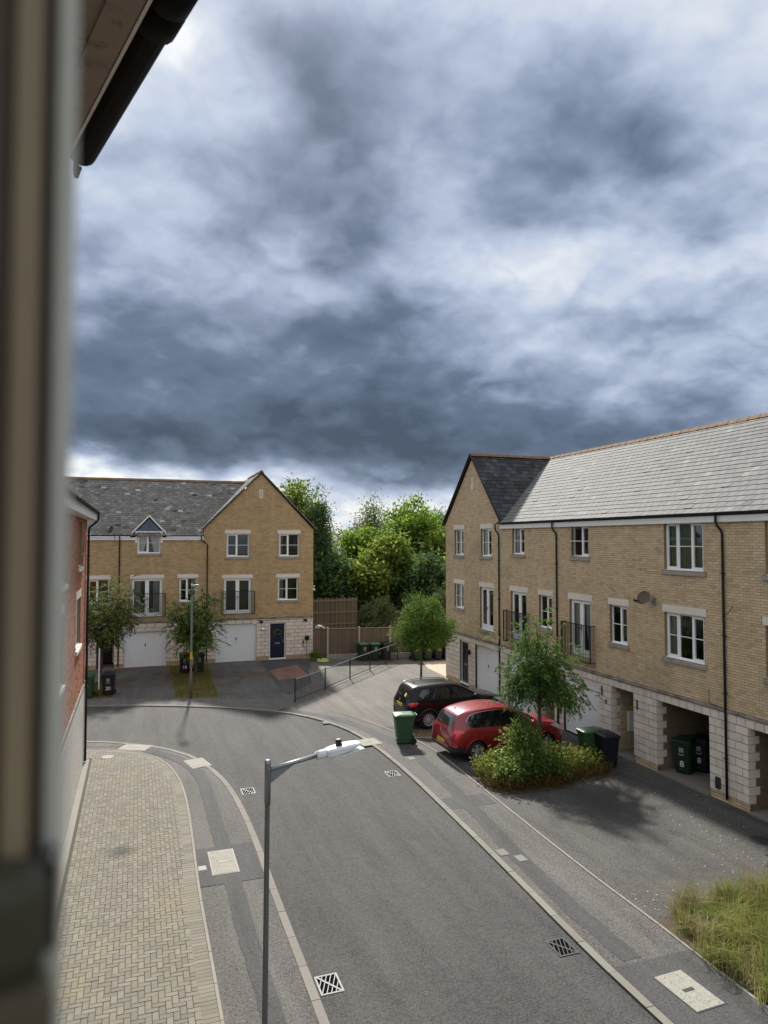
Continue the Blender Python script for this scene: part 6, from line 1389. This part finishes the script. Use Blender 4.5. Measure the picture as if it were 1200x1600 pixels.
def layered(x, y, z0, z1, w, n): return [(x + random.uniform(-1, 1) * w * (.3 + .7 * min(1, k_ / n / .35)) * (1 - .75 * max(0, k_ / n - .6)) , y + random.uniform(-.9, .9) * w, z0 + (z1 - z0) * ((k_ + .5) / n) ** .9, .48) for k_ in range(n)]
random.seed(21)
spray_tree('hawthorn_tree', 'dark olive tree with tiered branches beside the navy bin 20', (x, y, 0), 2.0, .085, layered(x + .25, y, 2.2, 5.0, 1.45, 24), LF['olive'], 'barkl', .12, .06, 34, 14, group='small trees on the far turf strips', sag=.0, twl=.42)
x, y = 2.95, 38.3
spray_tree('hawthorn_tree', 'olive green tree with tiered branches above the bins numbered 18', (x, y, 0), 1.2, .085, layered(x + .0, y, 1.7, 4.45, 1.5, 26), LF['olive2'], 'barkl', .12, .06, 35, 14, group='small trees on the far turf strips', sag=.0, twl=.42)
# belt of trees behind the houses
def wp(px_, d_, py=844):
    xc = (px_ - 600) / FPX * d_; f_ = Vector((math.sin(YAW), math.cos(YAW), 0)); q = f_ * d_ + Vector(RT) * xc; return q.x, q.y, 7.1 + (844 - py) / FPX * d_
def bigtree(px_, d_, top, wpx, mat, label, n=9000, ln=.34, wd=.22, nsub=190, rs=.46, low=.22, name='broadleaf_tree', fl=.75):
    x, y, zt_ = wp(px_, d_, top); w = wpx / FPX * d_ / 2; lobes = []; k_ = 6
    for i in range(k_):
        a = 2 * math.pi * i / k_ + random.uniform(-.4, .4); rr = w * random.uniform(.35, .6); zz_ = zt_ * random.uniform(low + .18, .74); lobes.append((x + math.cos(a) * rr, y + math.sin(a) * rr, zz_, w * random.uniform(.42, .6), w * random.uniform(.42, .6), zt_ * random.uniform(.14, .22)))
    lobes.append((x, y, zt_ * .80, w * .55, w * .55, zt_ * .19)); lobes.append((x + random.uniform(-.3, .3) * w, y, zt_ * (low + .12), w * .8, w * .8, zt_ * .16))
    return tree(name, label, (x, y, -.1), zt_ * low * 1.2, .05 + .018 * zt_, lobes, nsub, int(n * 1.25), rs, ln, wd, mat, 'barkl', fl, .2, 'trees behind the houses', shell=.5, nb=40)
bigtree(462, 59, 750, 118, LF['mid'], 'broad green tree rising behind the slope of the far gable', 12000)
bigtree(503, 55, 760, 60, LF['dark'], 'dark narrow evergreen beside the far gable', 11000, .26, .09, low=.15, name='evergreen_tree', rs=.36)
bigtree(584, 76, 774, 62, LF['pale'], 'pale wispy birch standing tallest behind the lime trees', 4200, .30, .16, nsub=90, rs=.5, name='birch_tree')
bigtree(645, 64, 776, 118, LF['lime'], 'tall yellow green tree in the middle of the tree belt', 13000)
bigtree(560, 63, 822, 104, LF['lime'], 'yellow green tree left of the tall one in the tree belt', 10000)
bigtree(690, 66, 790, 62, LF['dark'], 'dark pine against the right gable', 9000, .26, .08, low=.15, name='pine_tree', rs=.36)
bigtree(700, 60, 826, 100, LF['mid'], 'mid green tree tucked behind the right gable', 9000)
bigtree(520, 53.5, 868, 96, LF['dark'], 'dark tree filling the gap beside the far gable', 10000)
bigtree(612, 56, 836, 104, LF['mid'], 'mid green tree in front of the tall yellow green one', 12000)
bigtree(572, 54, 872, 90, LF['mid'], 'shaded tree above the distant brown fence', 10000)
bigtree(668, 53, 868, 92, LF['dark'], 'dark green tree behind the round-headed tree', 9000)
bigtree(735, 55, 850, 100, LF['mid'], 'green tree mostly hidden behind the right gable', 5000)
def bush(px_, d_, top, wpx, mat, label, n=3500, ln=.16, wd=.09, name='bush', base=0, loc=None, rs=.16, w=None, zt_=None, group=None):
    if loc: x, y = loc
    else: x, y, zt_ = wp(px_, d_, top); w = wpx / FPX * d_ / 2
    return tree(name, label, (x, y, base), zt_ * .25, .03, [(x, y, zt_ * .5, w * .9, w * .8, zt_ * .42), (x - w * .4, y, zt_ * .45, w * .6, w * .6, zt_ * .38), (x + w * .4, y, zt_ * .55, w * .55, w * .55, zt_ * .4)], 90, n, rs, ln, wd, mat, 'barkl', .8, .1, group, shell=.5, cat='bush', nb=30)
bush(588, 50.5, 926, 62, LF['pale'], 'pale flowering bush above the distant brown fence', 5000)
bush(690, 50, 905, 60, LF['pale'], 'white flowered elder bush beside the right gable', 4500)
bush(0, 0, 0, 0, LF['mid'], 'low weed growing at the foot of the boarded gate', 900, .09, .05, loc=(10.05, 40.9), w=.35, zt_=.55, rs=.08, name='weed')
# shrub bed
x, y = 11.05, 18.75
tree('shrub', 'tall leafy shrub at the front of the bed beside the red car', (x, y, .02), .25, .03, [ell(x, y, .62, .85, .75, .5), ell(x - .05, y + .2, 1.15, .48, .45, .42), ell(x - .55, y - .35, .42, .55, .55, .35), ell(x + .6, y - .3, .45, .6, .6, .38), ell(x + .15, y + .25, 1.5, .22, .22, .18)], 110, 5600, .14, .12, .07, LF['shrub'], 'barkl', .7, .15, None, cat='shrub', nb=50, shell=.4)
def inpoly(x, y, poly):
    c = False
    for i in range(len(poly)):
        (x1, y1), (x2, y2) = poly[i], poly[i - 1]
        if (y1 > y) != (y2 > y) and x < (x2 - x1) * (y - y1) / (y2 - y1) + x1: c = not c
    return c
def scatter(poly, n):
    xs = [p_[0] for p_ in poly]; ys = [p_[1] for p_ in poly]; out = []
    while len(out) < n:
        x, y = random.uniform(min(xs), max(xs)), random.uniform(min(ys), max(ys))
        if inpoly(x, y, poly): out.append((x, y))
    return np.array(out)
def cover_patch(name, label, poly, nst, nper, h, ln, wd, mat, lo=.15, cat='plants'):
    q = scatter(poly, nst); P = []
    hh = h * RNG.uniform(.55, 1.1, nst)
    for (x, y), z in zip(q, hh):
        lx, ly = random.gauss(0, .09), random.gauss(0, .09)
        for k_ in range(nper):
            s_ = lo + (1 - lo) * (k_ + random.random()) / nper; P.append((x + lx * s_ + random.gauss(0, .035), y + ly * s_ + random.gauss(0, .035), .02 + z * s_))
    P = np.array(P); n = len(P); o = leafmesh(name, P, RNG.normal(size=(n, 3)) + np.array([0, 0, .25]), unit(RNG.normal(size=(n, 3)) * .6 + np.array([0, 0, 1.0])), RNG.uniform(.6, 1.3, n) * ln, RNG.uniform(.6, 1.2, n) * wd, mat, None, 'stuff'); o['label'] = label; o['category'] = cat; return o
cover_patch('ground_cover', 'yellow green leafy ground cover filling the shrub bed', [(9.6, 19.3), (9.75, 18.3), (11.0, 18.1), (13.6, 18.45), (13.65, 19.3), (12.6, 19.85), (10.2, 19.95)], 1150, 11, .62, .085, .055, LF['cover'])
cover_patch('ground_cover', 'rusty brown fringe of low plants along the front of the shrub bed', [(9.55, 18.6), (9.6, 18.05), (9.9, 17.75), (11.2, 17.6), (13.75, 18.15), (13.8, 18.7), (11.5, 18.35), (10.2, 18.4)], 800, 10, .36, .055, .03, LF['rust'], .05)
# long grass on the near verge, turf strips, dry tufts
def blades(name, label, poly, n, h, w, mat, lean=.35, cat='grass', z=.02, parent=None, clump=False):
    nc = max(30, n // 55); cc = scatter(poly, nc); ki = RNG.integers(0, nc, n); q = cc[ki] + RNG.normal(0, .085, (n, 2)) if clump else scatter(poly, n)
    ch = RNG.uniform(.55, 1.25, nc)[ki] if clump else 1.0; ca = RNG.uniform(0, 6.283, nc)[ki] if clump else 0.0; tone = RNG.uniform(0, 1, nc)[ki] if clump else RNG.uniform(0, 1, n)
    hh = h * RNG.uniform(.45, 1.15, n) * ch; a = ca + RNG.normal(0, .9 if clump else 3, n); le = np.abs(RNG.normal(0, lean, n)); d0 = np.stack([np.cos(a), np.sin(a), np.zeros(n)], 1); sd = np.stack([-np.sin(a + .6), np.cos(a + .6), np.zeros(n)], 1) * (w * RNG.uniform(.6, 1.3, n))[:, None]
    b = np.concatenate([q, np.full((n, 1), z)], 1); up = np.array([0, 0, 1.0]); p1 = b + up * (hh * .5)[:, None] + d0 * (hh * le * .25)[:, None]; p2 = b + up * (hh * (1 - .25 * le))[:, None] + d0 * (hh * le)[:, None]
    v = np.stack([b - sd, b + sd, p1 + sd * .8, p1 - sd * .8, p2], 1).reshape(-1, 3); f = []
    for i in range(n): k_ = 5 * i; f += [(k_, k_ + 1, k_ + 2, k_ + 3), (k_ + 3, k_ + 2, k_ + 4)]
    me = bpy.data.meshes.new(name); me.from_pydata(v.tolist(), [], f); at = me.attributes.new('rnd', 'FLOAT', 'POINT'); at.data.foreach_set('value', np.repeat(np.clip(tone * .7 + RNG.uniform(.01, .3, n), .01, 1), 5).astype(np.float32)); me.materials.append(mat)
    o = bpy.data.objects.new(name, me); finish(o, parent, 'stuff'); 
    if label: o['label'] = label; o['category'] = cat
    return o
VG = [(9.20, 10.98), (10.4, 11.2), (12.4, 11.4), (14.6, 11.4), (14.6, 6.5), (9.22, 6.5)]
blades('long_grass', 'long green and straw grass on the near verge', VG, 21000, .50, .006, LF['grass'], .75, clump=True)
blades('dry_grass', 'pale seed stalks standing in the near verge grass', VG, 8500, .58, .005, LF['straw'], .85, clump=True)
blades('dry_grass', 'dry tufts in the gravel strip between the two cars', [(9.0, 24.05), (10.1, 23.5), (11.5, 23.3), (11.5, 23.8), (9.6, 24.15)], 900, .20, .006, LF['straw'], .6)
blades('turf', 'mossy turf on the strip under the far street lamp', [(1.76, 41.6), (3.9, 41.6), (3.55, 32.8), (1.70, 33.4)], 5000, .09, .012, LF['turf'], .6)
blades('turf', 'mossy turf beside the navy bin numbered 20', [(-2.6, 38), (-1.1, 38), (-.95, 34.3), (-2.6, 34.9)], 2500, .09, .012, LF['turf'], .6)
bush(0, 0, 0, 0, LF['dark'], 'dark leafy weed at the right end of the verge grass', 2600, .085, .05, loc=(12.75, 10.9), w=.55, zt_=.95, rs=.09, name='weed')
bush(0, 0, 0, 0, LF['mid'], 'dock plant standing among the near verge grass', 500, .10, .05, loc=(10.9, 9.6), w=.22, zt_=.75, rs=.06, name='weed')
# white petals blown across the forecourt
q = np.concatenate([scatter([(9.3, 11.0), (13.5, 11.6), (14.8, 14.5), (14.8, 17.4), (13.8, 17.2), (10.5, 12.5)], 85), scatter([(9.3, 11.1), (11.3, 11.4), (10.8, 12.2), (9.3, 12.0)], 22)]); n = len(q)
o = leafmesh('petals', np.concatenate([q, np.full((n, 1), .012)], 1), np.concatenate([RNG.normal(size=(n, 2)), np.full((n, 1), .1)], 1), np.tile([0, 0, 1.0], (n, 1)), RNG.uniform(.02, .045, n), RNG.uniform(.015, .032, n), LF['petal'], None, 'stuff'); o['label'] = 'white petals scattered over the dark forecourt'; o['category'] = 'petals'
